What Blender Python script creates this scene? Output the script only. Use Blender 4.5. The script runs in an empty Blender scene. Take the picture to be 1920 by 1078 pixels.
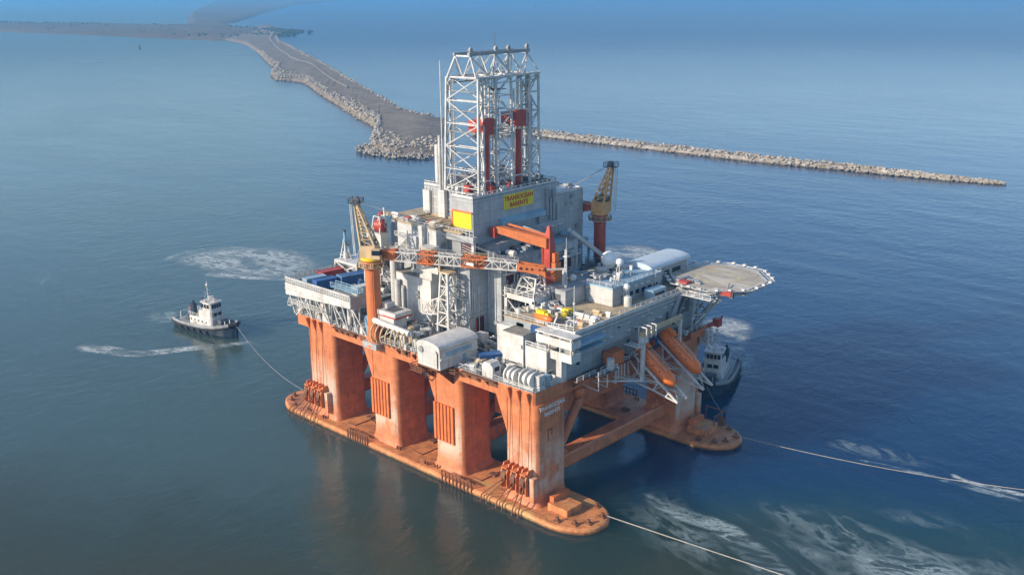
import bpy, bmesh, math, random
from mathutils import Vector as V, Matrix, noise
random.seed(7)
R = math.radians
sc = bpy.context.scene
C = sc.collection

# ------------------------------------------------------------------ camera, sky, sun, exposure
cam = bpy.data.cameras.new('camera')
cam.sensor_width = 36.0
cam.lens = 35.68
cam.clip_start = 1.0
cam.clip_end = 90000.0
camo = bpy.data.objects.new('camera', cam)
C.objects.link(camo)
sc.camera = camo
YAW, PITCH, ROLL = R(133.089), R(16.52), R(-0.539)
fw = V((math.cos(PITCH)*math.cos(YAW), math.cos(PITCH)*math.sin(YAW), -math.sin(PITCH)))
r0 = V((math.sin(YAW), -math.cos(YAW), 0))
u0 = r0.cross(fw)
rr = math.cos(ROLL)*r0 + math.sin(ROLL)*u0
uu = -math.sin(ROLL)*r0 + math.cos(ROLL)*u0
Mc = Matrix((rr, uu, -fw)).transposed().to_4x4()
Mc.translation = V((186.63, -194.99, 119.98))
camo.matrix_world = Mc

SUN_AZ, SUN_EL = R(-112), R(24)
w = bpy.data.worlds.new('World')
sc.world = w
w.use_nodes = True
wn = w.node_tree
sky = wn.nodes.new('ShaderNodeTexSky')
sky.sky_type = 'NISHITA'
sky.sun_disc = False
sky.sun_elevation = SUN_EL
sky.sun_rotation = math.atan2(math.cos(SUN_AZ), math.sin(SUN_AZ))
sky.air_density = 1.0
sky.dust_density = 0.6
sky.ozone_density = 3.0
wn.links.new(sky.outputs[0], wn.nodes['Background'].inputs[0])
wn.nodes['Background'].inputs[1].default_value = 0.15
sl = bpy.data.lights.new('sun', 'SUN')
sl.energy = 4.0
sl.angle = R(0.6)
sl.color = (1.0, 0.86, 0.69)
so = bpy.data.objects.new('sun', sl)
C.objects.link(so)
sd = V((math.cos(SUN_EL)*math.cos(SUN_AZ), math.cos(SUN_EL)*math.sin(SUN_AZ), math.sin(SUN_EL)))
so.rotation_euler = sd.to_track_quat('Z', 'Y').to_euler()
so.location = sd*300
sc.view_settings.view_transform = 'Standard'
sc.view_settings.look = 'None'
sc.view_settings.exposure = 0.5
sc.view_settings.gamma = 1.0
sc.cycles.max_bounces = 8
sc.cycles.volume_bounces = 1
sc.cycles.transparent_max_bounces = 12

# ------------------------------------------------------------------ materials
def nodes(name):
    m = bpy.data.materials.new(name)
    m.use_nodes = True
    nt = m.node_tree
    b = nt.nodes['Principled BSDF']
    return m, nt, b
def N(nt, t, **k):
    n = nt.nodes.new(t)
    for a, v in k.items():
        if a[0] == '_': setattr(n, a[1:], v)
        else: n.inputs[int(a[1:]) if a[0] == 'i' and a[1:].isdigit() else a].default_value = v
    return n
def mixc(nt, f, a, b, typ='MIX'):
    n = nt.nodes.new('ShaderNodeMix'); n.data_type = 'RGBA'; n.blend_type = typ
    for s, v in ((0, f), (6, a), (7, b)):
        if hasattr(v, 'links'): nt.links.new(v, n.inputs[s])
        else: n.inputs[s].default_value = v if s == 0 else (*v[:3], 1)
    return n.outputs[2]
def mth(nt, op, a, b=0.0, c=None):
    n = nt.nodes.new('ShaderNodeMath'); n.operation = op
    for s, v in enumerate((a, b) if c is None else (a, b, c)):
        if hasattr(v, 'links'): nt.links.new(v, n.inputs[s])
        else: n.inputs[s].default_value = v
    return n.outputs[0]
def ramp(nt, f, a, b):
    n = nt.nodes.new('ShaderNodeMapRange'); n.interpolation_type = 'SMOOTHSTEP'
    nt.links.new(f, n.inputs[0]); n.inputs[1].default_value = a; n.inputs[2].default_value = b
    return n.outputs[0]
def pos(nt, sx=1, sy=1, sz=1):
    g = nt.nodes.new('ShaderNodeNewGeometry')
    m = nt.nodes.new('ShaderNodeMapping'); m.inputs['Scale'].default_value = (sx, sy, sz)
    nt.links.new(g.outputs['Position'], m.inputs[0])
    return m.outputs[0]
def nz(nt, vec, scale, det=4, rough=.55, dist=0):
    n = N(nt, 'ShaderNodeTexNoise', Scale=scale, Detail=det, Roughness=rough, Distortion=dist)
    nt.links.new(vec, n.inputs['Vector'])
    return n.outputs[0]
def paint(name, col, rough=.55, var=.25, streak=.0, rust=(.16, .06, .025), metal=0, panel=0, scuff=0, scuffcol=(.62, .46, .34)):
    m, nt, b = nodes(name)
    p = pos(nt)
    n1 = nz(nt, p, .35, 6, .65)
    dark = tuple(c*(1-var) for c in col); lite = tuple(min(1, c*(1+var*.7)) for c in col)
    c = mixc(nt, ramp(nt, n1, .3, .7), dark, lite)
    if scuff:
        n4 = nz(nt, pos(nt, 1, 1, .8), .22, 5, .6)
        g = nt.nodes.new('ShaderNodeNewGeometry'); s = nt.nodes.new('ShaderNodeSeparateXYZ'); nt.links.new(g.outputs['Position'], s.inputs[0])
        band = mth(nt, 'MULTIPLY', ramp(nt, s.outputs[2], 3, 8), mth(nt, 'SUBTRACT', 1, ramp(nt, s.outputs[2], 11, 22)))
        # hulls rub the outboard faces and the end faces only
        out = mth(nt, 'MAXIMUM', mth(nt, 'GREATER_THAN', mth(nt, 'ABSOLUTE', s.outputs[1]), 33.6), mth(nt, 'GREATER_THAN', s.outputs[0], 43.2))
        f = mth(nt, 'MULTIPLY', mth(nt, 'MULTIPLY', mth(nt, 'MULTIPLY', ramp(nt, n4, .3, .55), band), scuff), out)
        c = mixc(nt, f, c, scuffcol)
    if streak:
        n2 = nz(nt, pos(nt, 1, 1, .1), 1.1, 5, .6)
        n3 = nz(nt, p, .12, 3)
        f = mth(nt, 'MULTIPLY', ramp(nt, n2, .5, .68), mth(nt, 'MULTIPLY', ramp(nt, n3, .35, .65), streak))
        c = mixc(nt, f, c, rust)
    if panel:
        g = nt.nodes.new('ShaderNodeNewGeometry'); s = nt.nodes.new('ShaderNodeSeparateXYZ'); nt.links.new(g.outputs['Position'], s.inputs[0])
        cb = nt.nodes.new('ShaderNodeCombineXYZ')
        nt.links.new(mth(nt, 'ADD', s.outputs[0], s.outputs[1]), cb.inputs[0]); nt.links.new(s.outputs[2], cb.inputs[1])
        br = N(nt, 'ShaderNodeTexBrick', Scale=1.0, **{'Mortar Size': .02*panel, 'Brick Width': panel, 'Row Height': 2.9, 'Mortar Smooth': .2, 'Color1': (1, 1, 1, 1), 'Color2': (.86, .86, .88, 1), 'Mortar': (.6, .6, .6, 1)})
        br.offset = 0
        nt.links.new(cb.outputs[0], br.inputs[0])
        c = mixc(nt, .8 if panel < 5.5 else .38, c, br.outputs[0], 'MULTIPLY')
    nt.links.new(c, b.inputs['Base Color'])
    b.inputs['Roughness'].default_value = rough
    b.inputs['Metallic'].default_value = metal
    if rough > .3:
        bm_ = N(nt, 'ShaderNodeBump', Strength=.25, Distance=.08)
        nt.links.new(nz(nt, p, 1.6, 3), bm_.inputs['Height']); nt.links.new(bm_.outputs[0], b.inputs['Normal'])
    return m
def pontoon_material():
    m = paint('pontoon_deck_paint', (.58, .22, .08), .55, .35, .7, (.2, .08, .03))
    nt = m.node_tree; b = nt.nodes['Principled BSDF']; src = b.inputs['Base Color'].links[0].from_socket
    p = pos(nt)
    tan = mixc(nt, mth(nt, 'MULTIPLY', ramp(nt, nz(nt, pos(nt, .5, 1, 1), .16, 5, .65, .6), .5, .68), .75), src, (.52, .34, .13))
    g = nt.nodes.new('ShaderNodeNewGeometry'); s = nt.nodes.new('ShaderNodeSeparateXYZ'); nt.links.new(g.outputs['Position'], s.inputs[0])
    # weed and wet staining just above the waterline
    wl = mth(nt, 'SUBTRACT', 1, ramp(nt, mth(nt, 'ADD', s.outputs[2], mth(nt, 'MULTIPLY', mth(nt, 'SUBTRACT', nz(nt, p, .8, 4), .5), 1.1)), .15, .75))
    c = mixc(nt, mth(nt, 'MULTIPLY', wl, .85), tan, (.07, .05, .03))
    nt.links.new(c, b.inputs['Base Color'])
    return m
def rock_material():
    m = paint('pale_rock', (.45, .4, .33), .85, .3, 0)
    nt = m.node_tree; b = nt.nodes['Principled BSDF']; src = b.inputs['Base Color'].links[0].from_socket
    oi = nt.nodes.new('ShaderNodeObjectInfo')
    c = mixc(nt, ramp(nt, nz(nt, pos(nt), .16, 3, .6), .35, .65), src, (.3, .25, .19))
    g = nt.nodes.new('ShaderNodeNewGeometry'); s = nt.nodes.new('ShaderNodeSeparateXYZ'); nt.links.new(g.outputs['Position'], s.inputs[0])
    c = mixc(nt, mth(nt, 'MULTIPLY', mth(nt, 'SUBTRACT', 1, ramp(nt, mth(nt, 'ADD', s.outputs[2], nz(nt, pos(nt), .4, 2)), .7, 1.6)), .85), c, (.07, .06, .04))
    nt.links.new(c, b.inputs['Base Color'])
    return m
def heli_material():
    m = paint('helideck_coating', (.42, .36, .27), .75, .2, 0)
    nt = m.node_tree; b = nt.nodes['Principled BSDF']; src = b.inputs['Base Color'].links[0].from_socket
    v = pos(nt, .35, 1, 1)
    c = mixc(nt, mth(nt, 'MULTIPLY', ramp(nt, nz(nt, v, .13, 4, .6, 1.2), .48, .62), .8), src, (.6, .55, .46))
    c = mixc(nt, mth(nt, 'MULTIPLY', ramp(nt, nz(nt, pos(nt, .3, .9, 1), .1, 3, .5, .8), .55, .7), .6), c, (.45, .33, .16))
    nt.links.new(c, b.inputs['Base Color'])
    return m
M = {}
M['hull'] = paint('orange_hull_paint', (.6, .19, .07), .55, .24, .6, (.27, .065, .02), scuff=.9, panel=6)
M['pont'] = pontoon_material()
M['rustbrown'] = paint('rusty_brown', (.19, .075, .035), .8, .3, .5)
M['orange'] = paint('orange_paint', (.6, .17, .05), .5, .18, .3)
M['redpaint'] = paint('red_paint', (.42, .055, .035), .5, .2, .2)
M['boat'] = paint('lifeboat_orange', (.78, .17, .02), .35, .1, .1)
M['cream'] = paint('cream_paint', (.56, .41, .24), .55, .2, .35)
M['white'] = paint('white_paint', (.6, .58, .54), .5, .2, .5, (.34, .25, .17))
M['steel'] = paint('white_steel', (.54, .54, .52), .5, .25, .35, (.35, .24, .16))
M['wall'] = paint('white_panel_wall', (.57, .56, .53), .55, .12, .35, (.33, .27, .2), panel=3.2)
M['gwall'] = paint('grey_panel_wall', (.4, .41, .41), .55, .14, .35, (.24, .21, .17), panel=4.1)
M['acc'] = paint('blue_grey_wall', (.34, .36, .36), .5, .14, .3, (.2, .2, .2), panel=5.0)
M['grey'] = paint('grey_paint', (.3, .31, .31), .6, .2, .3)
M['dgrey'] = paint('dark_grey', (.1, .105, .11), .6, .3, .2)
M['deck'] = paint('deck_coating', (.27, .25, .21), .75, .3, .5, (.16, .11, .07))
M['tan'] = paint('tan_roof_coating', (.42, .33, .21), .75, .25, .35, (.25, .16, .08))
M['heli'] = heli_material() if True else paint('helideck_coating', (.47, .41, .32), .75, .3, .5, (.56, .5, .4))
M['blue'] = paint('blue_container_paint', (.035, .11, .28), .5, .25, .2)
M['pblue'] = paint('pale_blue_paint', (.25, .38, .47), .5, .2, .2)
M['palewhite'] = paint('pale_blue_white', (.5, .58, .62), .45, .1, .15)
M['amber'] = paint('amber_crane_paint', (.62, .33, .12), .5, .2, .3)
M['yellow'] = paint('yellow_paint', (.74, .56, .02), .5, .1, .1)
M['ylet'] = paint('red_lettering', (.5, .03, .01), .5, .1)
M['wlet'] = paint('white_lettering', (.75, .72, .68), .5, .1)
M['black'] = paint('black_rubber', (.02, .02, .022), .7, .3)
M['glass'] = paint('dark_glass', (.015, .02, .03), .08, .1)
M['dome'] = paint('radome_white', (.78, .77, .74), .45, .05)
M['maroon'] = paint('maroon_interior', (.07, .012, .02), .8, .3)
M['navy'] = paint('navy_hull', (.02, .035, .06), .45, .25, .3)
M['rope'] = paint('tow_rope', (.5, .44, .36), .8, .15)
M['wire2'] = paint('worn_tow_wire', (.36, .33, .28), .8, .2)
M['wire'] = paint('steel_wire', (.3, .3, .3), .6, .2)

# ------------------------------------------------------------------ mesh building
class MB:
    def __init__(s, T=None):
        s.v = []; s.f = []; s.sm = []; s.T = T; s.ch = []
    def add(s, vs, fs, smooth=False):
        o = len(s.v); s.ch.append((o, len(s.f)))
        for p in vs:
            p = V(p)
            s.v.append(s.T @ p if s.T is not None else p)
        for f in fs:
            s.f.append([i+o for i in f]); s.sm.append(smooth)
        return s
    def box(s, x0, x1, y0, y1, z0, z1):
        vs = [(x, y, z) for z in (z0, z1) for y in (y0, y1) for x in (x0, x1)]
        return s.add(vs, [(0, 2, 3, 1), (4, 5, 7, 6), (0, 1, 5, 4), (2, 6, 7, 3), (0, 4, 6, 2), (1, 3, 7, 5)])
    def cbox(s, c, d):
        return s.box(c[0]-d[0]/2, c[0]+d[0]/2, c[1]-d[1]/2, c[1]+d[1]/2, c[2], c[2]+d[2])
    def frame(s, a, b):
        a, b = V(a), V(b); d = (b-a)
        if d.length < 1e-6: d = V((0, 0, 1))
        d.normalize()
        h = V((0, 0, 1)) if abs(d.z) < .95 else V((1, 0, 0))
        x = d.cross(h).normalized(); y = x.cross(d).normalized()
        return a, b, x, y
    def beam(s, a, b, wd, ht=None):
        ht = ht or wd
        a, b, x, y = s.frame(a, b)
        vs = []
        for p in (a, b):
            for i, j in ((-1, -1), (1, -1), (1, 1), (-1, 1)): vs.append(p+x*(i*wd/2)+y*(j*ht/2))
        return s.add(vs, [(3, 2, 1, 0), (4, 5, 6, 7), (0, 1, 5, 4), (1, 2, 6, 5), (2, 3, 7, 6), (3, 0, 4, 7)])
    def cyl(s, a, b, ra, rb=None, n=14, caps=True):
        rb = ra if rb is None else rb
        a, b, x, y = s.frame(a, b)
        vs = []
        for p, r in ((a, ra), (b, rb)):
            for i in range(n):
                t = 2*math.pi*i/n; vs.append(p+x*(r*math.cos(t))+y*(r*math.sin(t)))
        s.add(vs, [(i, (i+1) % n, n+(i+1) % n, n+i) for i in range(n)], True)
        if caps:
            s.add(vs[:n], [tuple(range(n))[::-1]]); s.add(vs[n:], [tuple(range(n))])
        return s
    def tube(s, pts, r, n=6):
        for a, b in zip(pts, pts[1:]): s.cyl(a, b, r, n=n)
        return s
    def bars(s, segs, r):
        for a, b in segs: s.beam(a, b, r*2)
        return s
    def ext(s, poly, axis, a, b, smooth=False):
        n = len(poly)
        def P(p, t): return {'x': (t, p[0], p[1]), 'y': (p[0], t, p[1]), 'z': (p[0], p[1], t)}[axis]
        va = [P(p, a) for p in poly]; vb = [P(p, b) for p in poly]
        s.add(va+vb, [(i, (i+1) % n, n+(i+1) % n, n+i) for i in range(n)], smooth)
        s.add(va, [tuple(range(n))[::-1]]); s.add(vb, [tuple(range(n))])
        return s
    def ball(s, c, r, nu=20, nv=12, sc=(1, 1, 1), v0=-90):
        vs = []; c = V(c)
        for j in range(nv+1):
            ph = R(v0+(90-v0)*j/nv)
            for i in range(nu):
                t = 2*math.pi*i/nu
                vs.append(c+V((r*math.cos(ph)*math.cos(t)*sc[0], r*math.cos(ph)*math.sin(t)*sc[1], r*math.sin(ph)*sc[2])))
        return s.add(vs, [(j*nu+i, j*nu+(i+1) % nu, (j+1)*nu+(i+1) % nu, (j+1)*nu+i) for j in range(nv) for i in range(nu)], True)
    def loft(s, secs, smooth=True, closed=True, caps=True):
        n = len(secs[0]); vs = [p for q in secs for p in q]
        k = n if closed else n-1
        s.add(vs, [(j*n+i, j*n+(i+1) % n, (j+1)*n+(i+1) % n, (j+1)*n+i) for j in range(len(secs)-1) for i in range(k)], smooth)
        if caps and closed:
            s.add(secs[0], [tuple(range(n))[::-1]]); s.add(secs[-1], [tuple(range(n))])
        return s
    def rail(s, pts, h=1.15, sp=2.2, r=.055, mid=True):
        for a, b in zip(pts, pts[1:]):
            a, b = V(a), V(b); L = (b-a).length; n = max(1, round(L/sp)); up = V((0, 0, h))
            for i in range(n+1):
                p = a.lerp(b, i/n); s.beam(p, p+up, r*2)
            s.beam(a+up, b+up, r*2.2)
            if mid: s.beam(a+up*.5, b+up*.5, r*1.6)
        return s
    def ladder(s, a, b, wd=.6, r=.05):
        a, b = V(a), V(b); d = (b-a).normalized(); x = d.cross(V((0, 0, 1)))
        x = x.normalized() if x.length > .05 else V((1, 0, 0))
        s.beam(a+x*wd/2, b+x*wd/2, r*2); s.beam(a-x*wd/2, b-x*wd/2, r*2)
        n = max(2, int((b-a).length/.6))
        for i in range(n):
            p = a.lerp(b, (i+.5)/n); s.beam(p-x*wd/2, p+x*wd/2, r*1.4)
        return s
    def stair(s, a, b, wd=1.2):
        a, b = V(a), V(b); d = b-a; h = V((d.x, d.y, 0)).normalized(); x = h.cross(V((0, 0, 1)))
        for q in (-1, 1):
            s.beam(a+x*q*wd/2, b+x*q*wd/2, .12, .3); s.beam(a+x*q*wd/2+V((0, 0, 1)), b+x*q*wd/2+V((0, 0, 1)), .1)
            for k in range(4):
                p = a.lerp(b, k/3)+x*q*wd/2; s.beam(p, p+V((0, 0, 1)), .08)
        n = max(3, int((b-a).length/.5))
        for i in range(n):
            p = a.lerp(b, (i+.5)/n); s.beam(p-x*wd/2, p+x*wd/2, .3, .05)
        return s
    def lattice(s, base, top, bays, rl, rb, cross='z', rings=True, faces=None):
        base = [V(p) for p in base]; top = [V(p) for p in top]; n = len(base)
        for a, b in zip(base, top): s.beam(a, b, rl*2)
        for k in range(bays):
            t0, t1 = k/bays, (k+1)/bays
            for i in range(n):
                if faces is not None and i not in faces: continue
                j = (i+1) % n
                a0, a1 = base[i].lerp(top[i], t0), base[i].lerp(top[i], t1)
                b0, b1 = base[j].lerp(top[j], t0), base[j].lerp(top[j], t1)
                if cross == 'x': s.beam(a0, b1, rb*2); s.beam(b0, a1, rb*2)
                elif (k+i) % 2 == 0: s.beam(a0, b1, rb*2)
                else: s.beam(b0, a1, rb*2)
                if rings: s.beam(a1, b1, rb*2)
                if rings and k == 0: s.beam(a0, b0, rb*2)
        return s

def wloc(o):
    p = V((0, 0, 0))
    while o: p += o.location; o = o.parent
    return p
WHOLE = {'lettering', 'safety_net', 'landing_circle', 'edge_line', 'guide_bars', 'bulwark'}
def clusters(mb):
    # groups of pieces that touch each other: each group becomes a part of its own
    ends = mb.ch[1:]+[(len(mb.v), len(mb.f))]; bb = []
    for (o, f0), (o1, f1) in zip(mb.ch, ends):
        P = mb.v[o:o1]
        bb.append([min(p[k] for p in P)-.06 for k in range(3)]+[max(p[k] for p in P)+.06 for k in range(3)] if P else None)
    n = len(bb); up = list(range(n))
    def root(i):
        while up[i] != i: up[i] = up[up[i]]; i = up[i]
        return i
    for i in range(n):
        for j in range(i):
            a, b = bb[i], bb[j]
            if all(a[k] <= b[k+3] and b[k] <= a[k+3] for k in range(3)): up[root(i)] = root(j)
    g = {}
    for i in range(n): g.setdefault(root(i), []).append(i)
    if len(g) == 1: return [mb]
    out = []
    for ids in g.values():
        m = MB()
        for i in ids:
            (o, f0), (o1, f1) = mb.ch[i], ends[i]; k = len(m.v)-o
            m.v += mb.v[o:o1]; m.f += [[q+k for q in f] for f in mb.f[f0:f1]]; m.sm += mb.sm[f0:f1]
        out.append(m)
    out.sort(key=lambda m: -len(m.v))
    return out[:90]
def part(name, mb, mat, parent=None, label=None, loc=None, split=None):
    if parent and split is not False and name not in WHOLE and 1 < len(mb.ch) < 900:
        cl = clusters(mb)
        if len(cl) > 1: return [part(name, m, mat, parent, label, loc, False) for m in cl][0]
    me = bpy.data.meshes.new(name)
    off = wloc(parent) if parent else V((0, 0, 0))
    if loc is not None: off = off+V(loc)-off
    me.from_pydata([p-off for p in mb.v], [], mb.f)
    me.polygons.foreach_set('use_smooth', mb.sm)
    me.materials.append(M[mat] if isinstance(mat, str) else mat)
    me.update()
    o = bpy.data.objects.new(name, me)
    C.objects.link(o)
    if parent: o.parent = parent
    if loc is not None: o.location = V(loc)-(wloc(parent) if parent else V((0, 0, 0)))
    if label: o['label'] = label
    return o
def tag(o, label, cat, group=None):
    o['label'] = label; o['category'] = cat
    if group: o['group'] = group
    return o
def thing(name, label, cat, loc=(0, 0, 0), group=None):
    o = bpy.data.objects.new(name, None)
    o.empty_display_size = .5
    C.objects.link(o); o.location = loc
    return tag(o, label, cat, group)
def solo(name, mb, mat, label, cat, group=None):
    xs = [p.x for p in mb.v]; ys = [p.y for p in mb.v]; zs = [p.z for p in mb.v]
    o = part(name, mb, mat, None, None, ((min(xs)+max(xs))/2, (min(ys)+max(ys))/2, min(zs)))
    return tag(o, label, cat, group)
def struct(name, mb, mat, label=None, kind='structure'):
    o = part(name, mb, mat); o['kind'] = kind
    if label: o['label'] = label
    return o
def text_mesh(txt, size, mat, parent, name, origin, xdir, ydir, depth=.06, align='CENTER'):
    cu = bpy.data.curves.new('lettering', 'FONT'); cu.body = txt; cu.size = size; cu.extrude = depth/2
    cu.align_x = align; cu.align_y = 'CENTER'; cu.space_line = 1.05; cu.offset = size*.018
    tmp = bpy.data.objects.new('lettering_source', cu); C.objects.link(tmp)
    dg = bpy.context.evaluated_depsgraph_get()
    me0 = tmp.evaluated_get(dg).to_mesh()
    x = V(xdir).normalized(); y = V(ydir).normalized(); z = x.cross(y)
    mb = MB()
    mb.add([V(origin)+x*v.co.x+y*v.co.y+z*v.co.z for v in me0.vertices], [tuple(p.vertices) for p in me0.polygons])
    tmp.evaluated_get(dg).to_mesh_clear()
    bpy.data.objects.remove(tmp); bpy.data.curves.remove(cu)
    return part(name, mb, mat, parent)
HAZE = 0.000135

# ------------------------------------------------------------------ water
def water_material():
    m, nt, b = nodes('sea_water')
    p = pos(nt)
    # turbid green plume ahead of the rig: the water's own colour
    s = nt.nodes.new('ShaderNodeSeparateXYZ'); nt.links.new(p, s.inputs[0])
    n1 = nz(nt, p, .018, 5, .6, .6)
    n2 = nz(nt, p, .004, 4, .55)
    d1 = mth(nt, 'ADD', mth(nt, 'MULTIPLY', s.outputs[0], .66), mth(nt, 'MULTIPLY', s.outputs[1], -.75))
    k = mth(nt, 'ADD', d1, mth(nt, 'MULTIPLY', mth(nt, 'SUBTRACT', n1, .5), 55))
    green = ramp(nt, k, 28, 66)
    k2 = mth(nt, 'ADD', mth(nt, 'MULTIPLY', s.outputs[1], -1), mth(nt, 'MULTIPLY', mth(nt, 'SUBTRACT', n1, .5), 60))
    basin = ramp(nt, mth(nt, 'ADD', k2, mth(nt, 'MULTIPLY', s.outputs[0], -.62)), -60, 70)
    c = mixc(nt, basin, (.001, .03, .09), (.055, .09, .08))
    c = mixc(nt, mth(nt, 'MULTIPLY', green, .85), c, (.012, .055, .06))
    c = mixc(nt, mth(nt, 'MULTIPLY', ramp(nt, n2, .42, .7), .25), c, (.05, .1, .11))
    hull_reflection_tint = ramp(nt, mth(nt, 'ADD', mth(nt, 'ADD', mth(nt, 'MULTIPLY', s.outputs[0], .5), mth(nt, 'MULTIPLY', s.outputs[1], -.87)), mth(nt, 'MULTIPLY', mth(nt, 'SUBTRACT', n1, .5), 60)), 28, 95)  # brownish turbid water, with the hull's reflection painted into its colour
    c = mixc(nt, mth(nt, 'MULTIPLY', hull_reflection_tint, .8), c, (.05, .05, .024))
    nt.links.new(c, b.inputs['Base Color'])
    # the open sea outside the shelter of the breakwater is rougher
    ln = nt.nodes.new('ShaderNodeVectorMath'); ln.operation = 'LENGTH'; nt.links.new(p, ln.inputs[0])
    nt.links.new(mth(nt, 'ADD', mth(nt, 'MULTIPLY', ramp(nt, ln.outputs['Value'], 60, 2600), .23), .1), b.inputs['Roughness'])
    b.inputs['Specular IOR Level'].default_value = .5
    b.subsurface_method = 'BURLEY'
    b.inputs['Subsurface Weight'].default_value = 1.0
    b.inputs['Subsurface Radius'].default_value = (.6, .9, 1.0)
    b.inputs['Subsurface Scale'].default_value = 35.0
    b.inputs['IOR'].default_value = 1.33
    h1 = nz(nt, pos(nt, 1, .55, 1), .22, 5, .62, .4)
    h2 = nz(nt, pos(nt, .6, 1, 1), .045, 3, .5)
    h3 = nz(nt, p, .9, 3, .6)
    lane = ramp(nt, nz(nt, pos(nt, .5, 1, 1), .011, 4, .6, .8), .3, .7)
    h1 = mth(nt, 'MULTIPLY', h1, mth(nt, 'ADD', mth(nt, 'MULTIPLY', lane, 1.3), .3))
    h = mth(nt, 'ADD', mth(nt, 'ADD', mth(nt, 'MULTIPLY', h1, .9), mth(nt, 'MULTIPLY', h2, 1.6)), mth(nt, 'MULTIPLY', h3, .22))
    bp_ = N(nt, 'ShaderNodeBump', Strength=.22, Distance=1.0)
    nt.links.new(h, bp_.inputs['Height']); nt.links.new(bp_.outputs[0], b.inputs['Normal'])
    return m
S = 42000
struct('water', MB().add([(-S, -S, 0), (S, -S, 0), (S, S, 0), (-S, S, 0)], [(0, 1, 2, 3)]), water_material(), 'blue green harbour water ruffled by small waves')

# foam: real sheets of froth a few centimetres above the water
def foam_material(name, scale, lo, hi, warm=False, solid=0.0, top=.62, flow=.35):
    m, nt, b = nodes(name)
    g = nt.nodes.new('ShaderNodeNewGeometry'); mp = nt.nodes.new('ShaderNodeMapping'); mp.vector_type = 'TEXTURE'
    mp.inputs['Rotation'].default_value = (0, 0, flow); mp.inputs['Scale'].default_value = (1.9, .85, 1); nt.links.new(g.outputs['Position'], mp.inputs[0]); p = mp.outputs[0]
    a = nt.nodes.new('ShaderNodeAttribute'); a.attribute_name = 'froth'
    n1 = nz(nt, p, scale, 8, .68, .5)
    n2 = nz(nt, p, scale*.3, 4, .55, .5)
    n3 = nz(nt, p, scale*4.5, 4, .7)
    rid = mth(nt, 'SUBTRACT', 1, mth(nt, 'MULTIPLY', mth(nt, 'ABSOLUTE', mth(nt, 'SUBTRACT', n1, .5)), 7))
    edge = ramp(nt, a.outputs['Fac'], 0, .45)
    patch = mth(nt, 'MULTIPLY', ramp(nt, n2, lo, hi), edge)
    strand = mth(nt, 'MULTIPLY', ramp(nt, rid, .35, 1.0), mth(nt, 'ADD', mth(nt, 'MULTIPLY', n3, 1.1), .2))
    f = mth(nt, 'MULTIPLY', mth(nt, 'ADD', mth(nt, 'MULTIPLY', strand, top), mth(nt, 'MULTIPLY', n3, solid)), patch)
    b.inputs['Base Color'].default_value = (.4, .5, .5, 1) if not warm else (.56, .6, .58, 1)
    b.inputs['Roughness'].default_value = .8
    nt.links.new(f, b.inputs['Alpha'])
    return m
M['foam'] = foam_material('churned_foam', .14, .42, .66, solid=.03, top=.52, flow=-.3)
M['foam2'] = foam_material('fine_foam', .3, .3, .6, True, .45, .8)
M['foam3'] = foam_material('wake_foam', .2, .32, .6, False, .15, .75)
M['foam4'] = foam_material('ring_foam', .2, .25, .55, True, .28, .85)
def foam_patch(poly, mat, z, name='foam', label=None, inner=.5):
    c = V((sum(p[0] for p in poly)/len(poly), sum(p[1] for p in poly)/len(poly), 0))
    P = [V((x, y, 0)) for x, y in poly]; Q = []
    for i in range(len(P)):
        a, b, d, e = P[i-1], P[i], P[(i+1) % len(P)], P[(i+2) % len(P)]
        for t in (0, .25, .5, .75):
            Q.append(.5*(2*b+(d-a)*t+(2*a-5*b+4*d-e)*t*t+(3*b-a-3*d+e)*t**3))
    rings = 7; vs = []; at = []
    for k in range(rings):
        t = 1-k/rings
        for q in Q:
            vs.append(c.lerp(q, t)+V((0, 0, z))); at.append(k/rings)
    vs.append(c+V((0, 0, z))); at.append(1)
    n = len(Q)
    fs = [(k*n+i, k*n+(i+1) % n, (k+1)*n+(i+1) % n, (k+1)*n+i) for k in range(rings-1) for i in range(n)]
    fs += [((rings-1)*n+i, (rings-1)*n+(i+1) % n, len(vs)-1) for i in range(n)]
    mb = MB(); mb.add(vs, fs)
    o = struct(name, mb, mat, label, 'stuff')
    A = o.data.attributes.new('froth', 'FLOAT', 'POINT'); A.data.foreach_set('value', at)
    return o
def foam_strip(path, wd, mat, z, label=None, name='foam'):
    P = [V((x, y, 0)) for x, y in path]; Q = []
    for i in range(len(P)-1):
        a, b, d, e = P[max(i-1, 0)], P[i], P[i+1], P[min(i+2, len(P)-1)]
        for k in range(6):
            t = k/6; Q.append(.5*(2*b+(d-a)*t+(2*a-5*b+4*d-e)*t*t+(3*b-a-3*d+e)*t**3))
    Q.append(P[-1]); vs = []; at = []; n = len(Q)
    for i, q in enumerate(Q):
        d = (Q[min(i+1, n-1)]-Q[max(i-1, 0)]).normalized(); x = V((-d.y, d.x, 0)); t = i/(n-1)
        ww = (wd[0]*(1-t)+wd[1]*t)/2; e = min(1, t*6, (1-t)*6)
        for k, s in enumerate((-1, -.5, 0, .5, 1)):
            vs.append(q+x*s*ww+V((0, 0, z))); at.append(e*(1-abs(s)))
    mb = MB(); mb.add(vs, [(i*5+k, i*5+k+1, i*5+k+6, i*5+k+5) for i in range(n-1) for k in range(4)])
    o = struct(name, mb, mat, label, 'stuff')
    A = o.data.attributes.new('froth', 'FLOAT', 'POINT'); A.data.foreach_set('value', at)
    return o
foam_patch([(50, -18), (56, -2), (68, 4), (84, 12), (100, 24), (118, 34), (136, 32), (150, 12), (136, -12), (108, -32), (80, -34), (64, -28)], 'foam', .03, label='churned foam streaks on the green water ahead of the rig')
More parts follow.
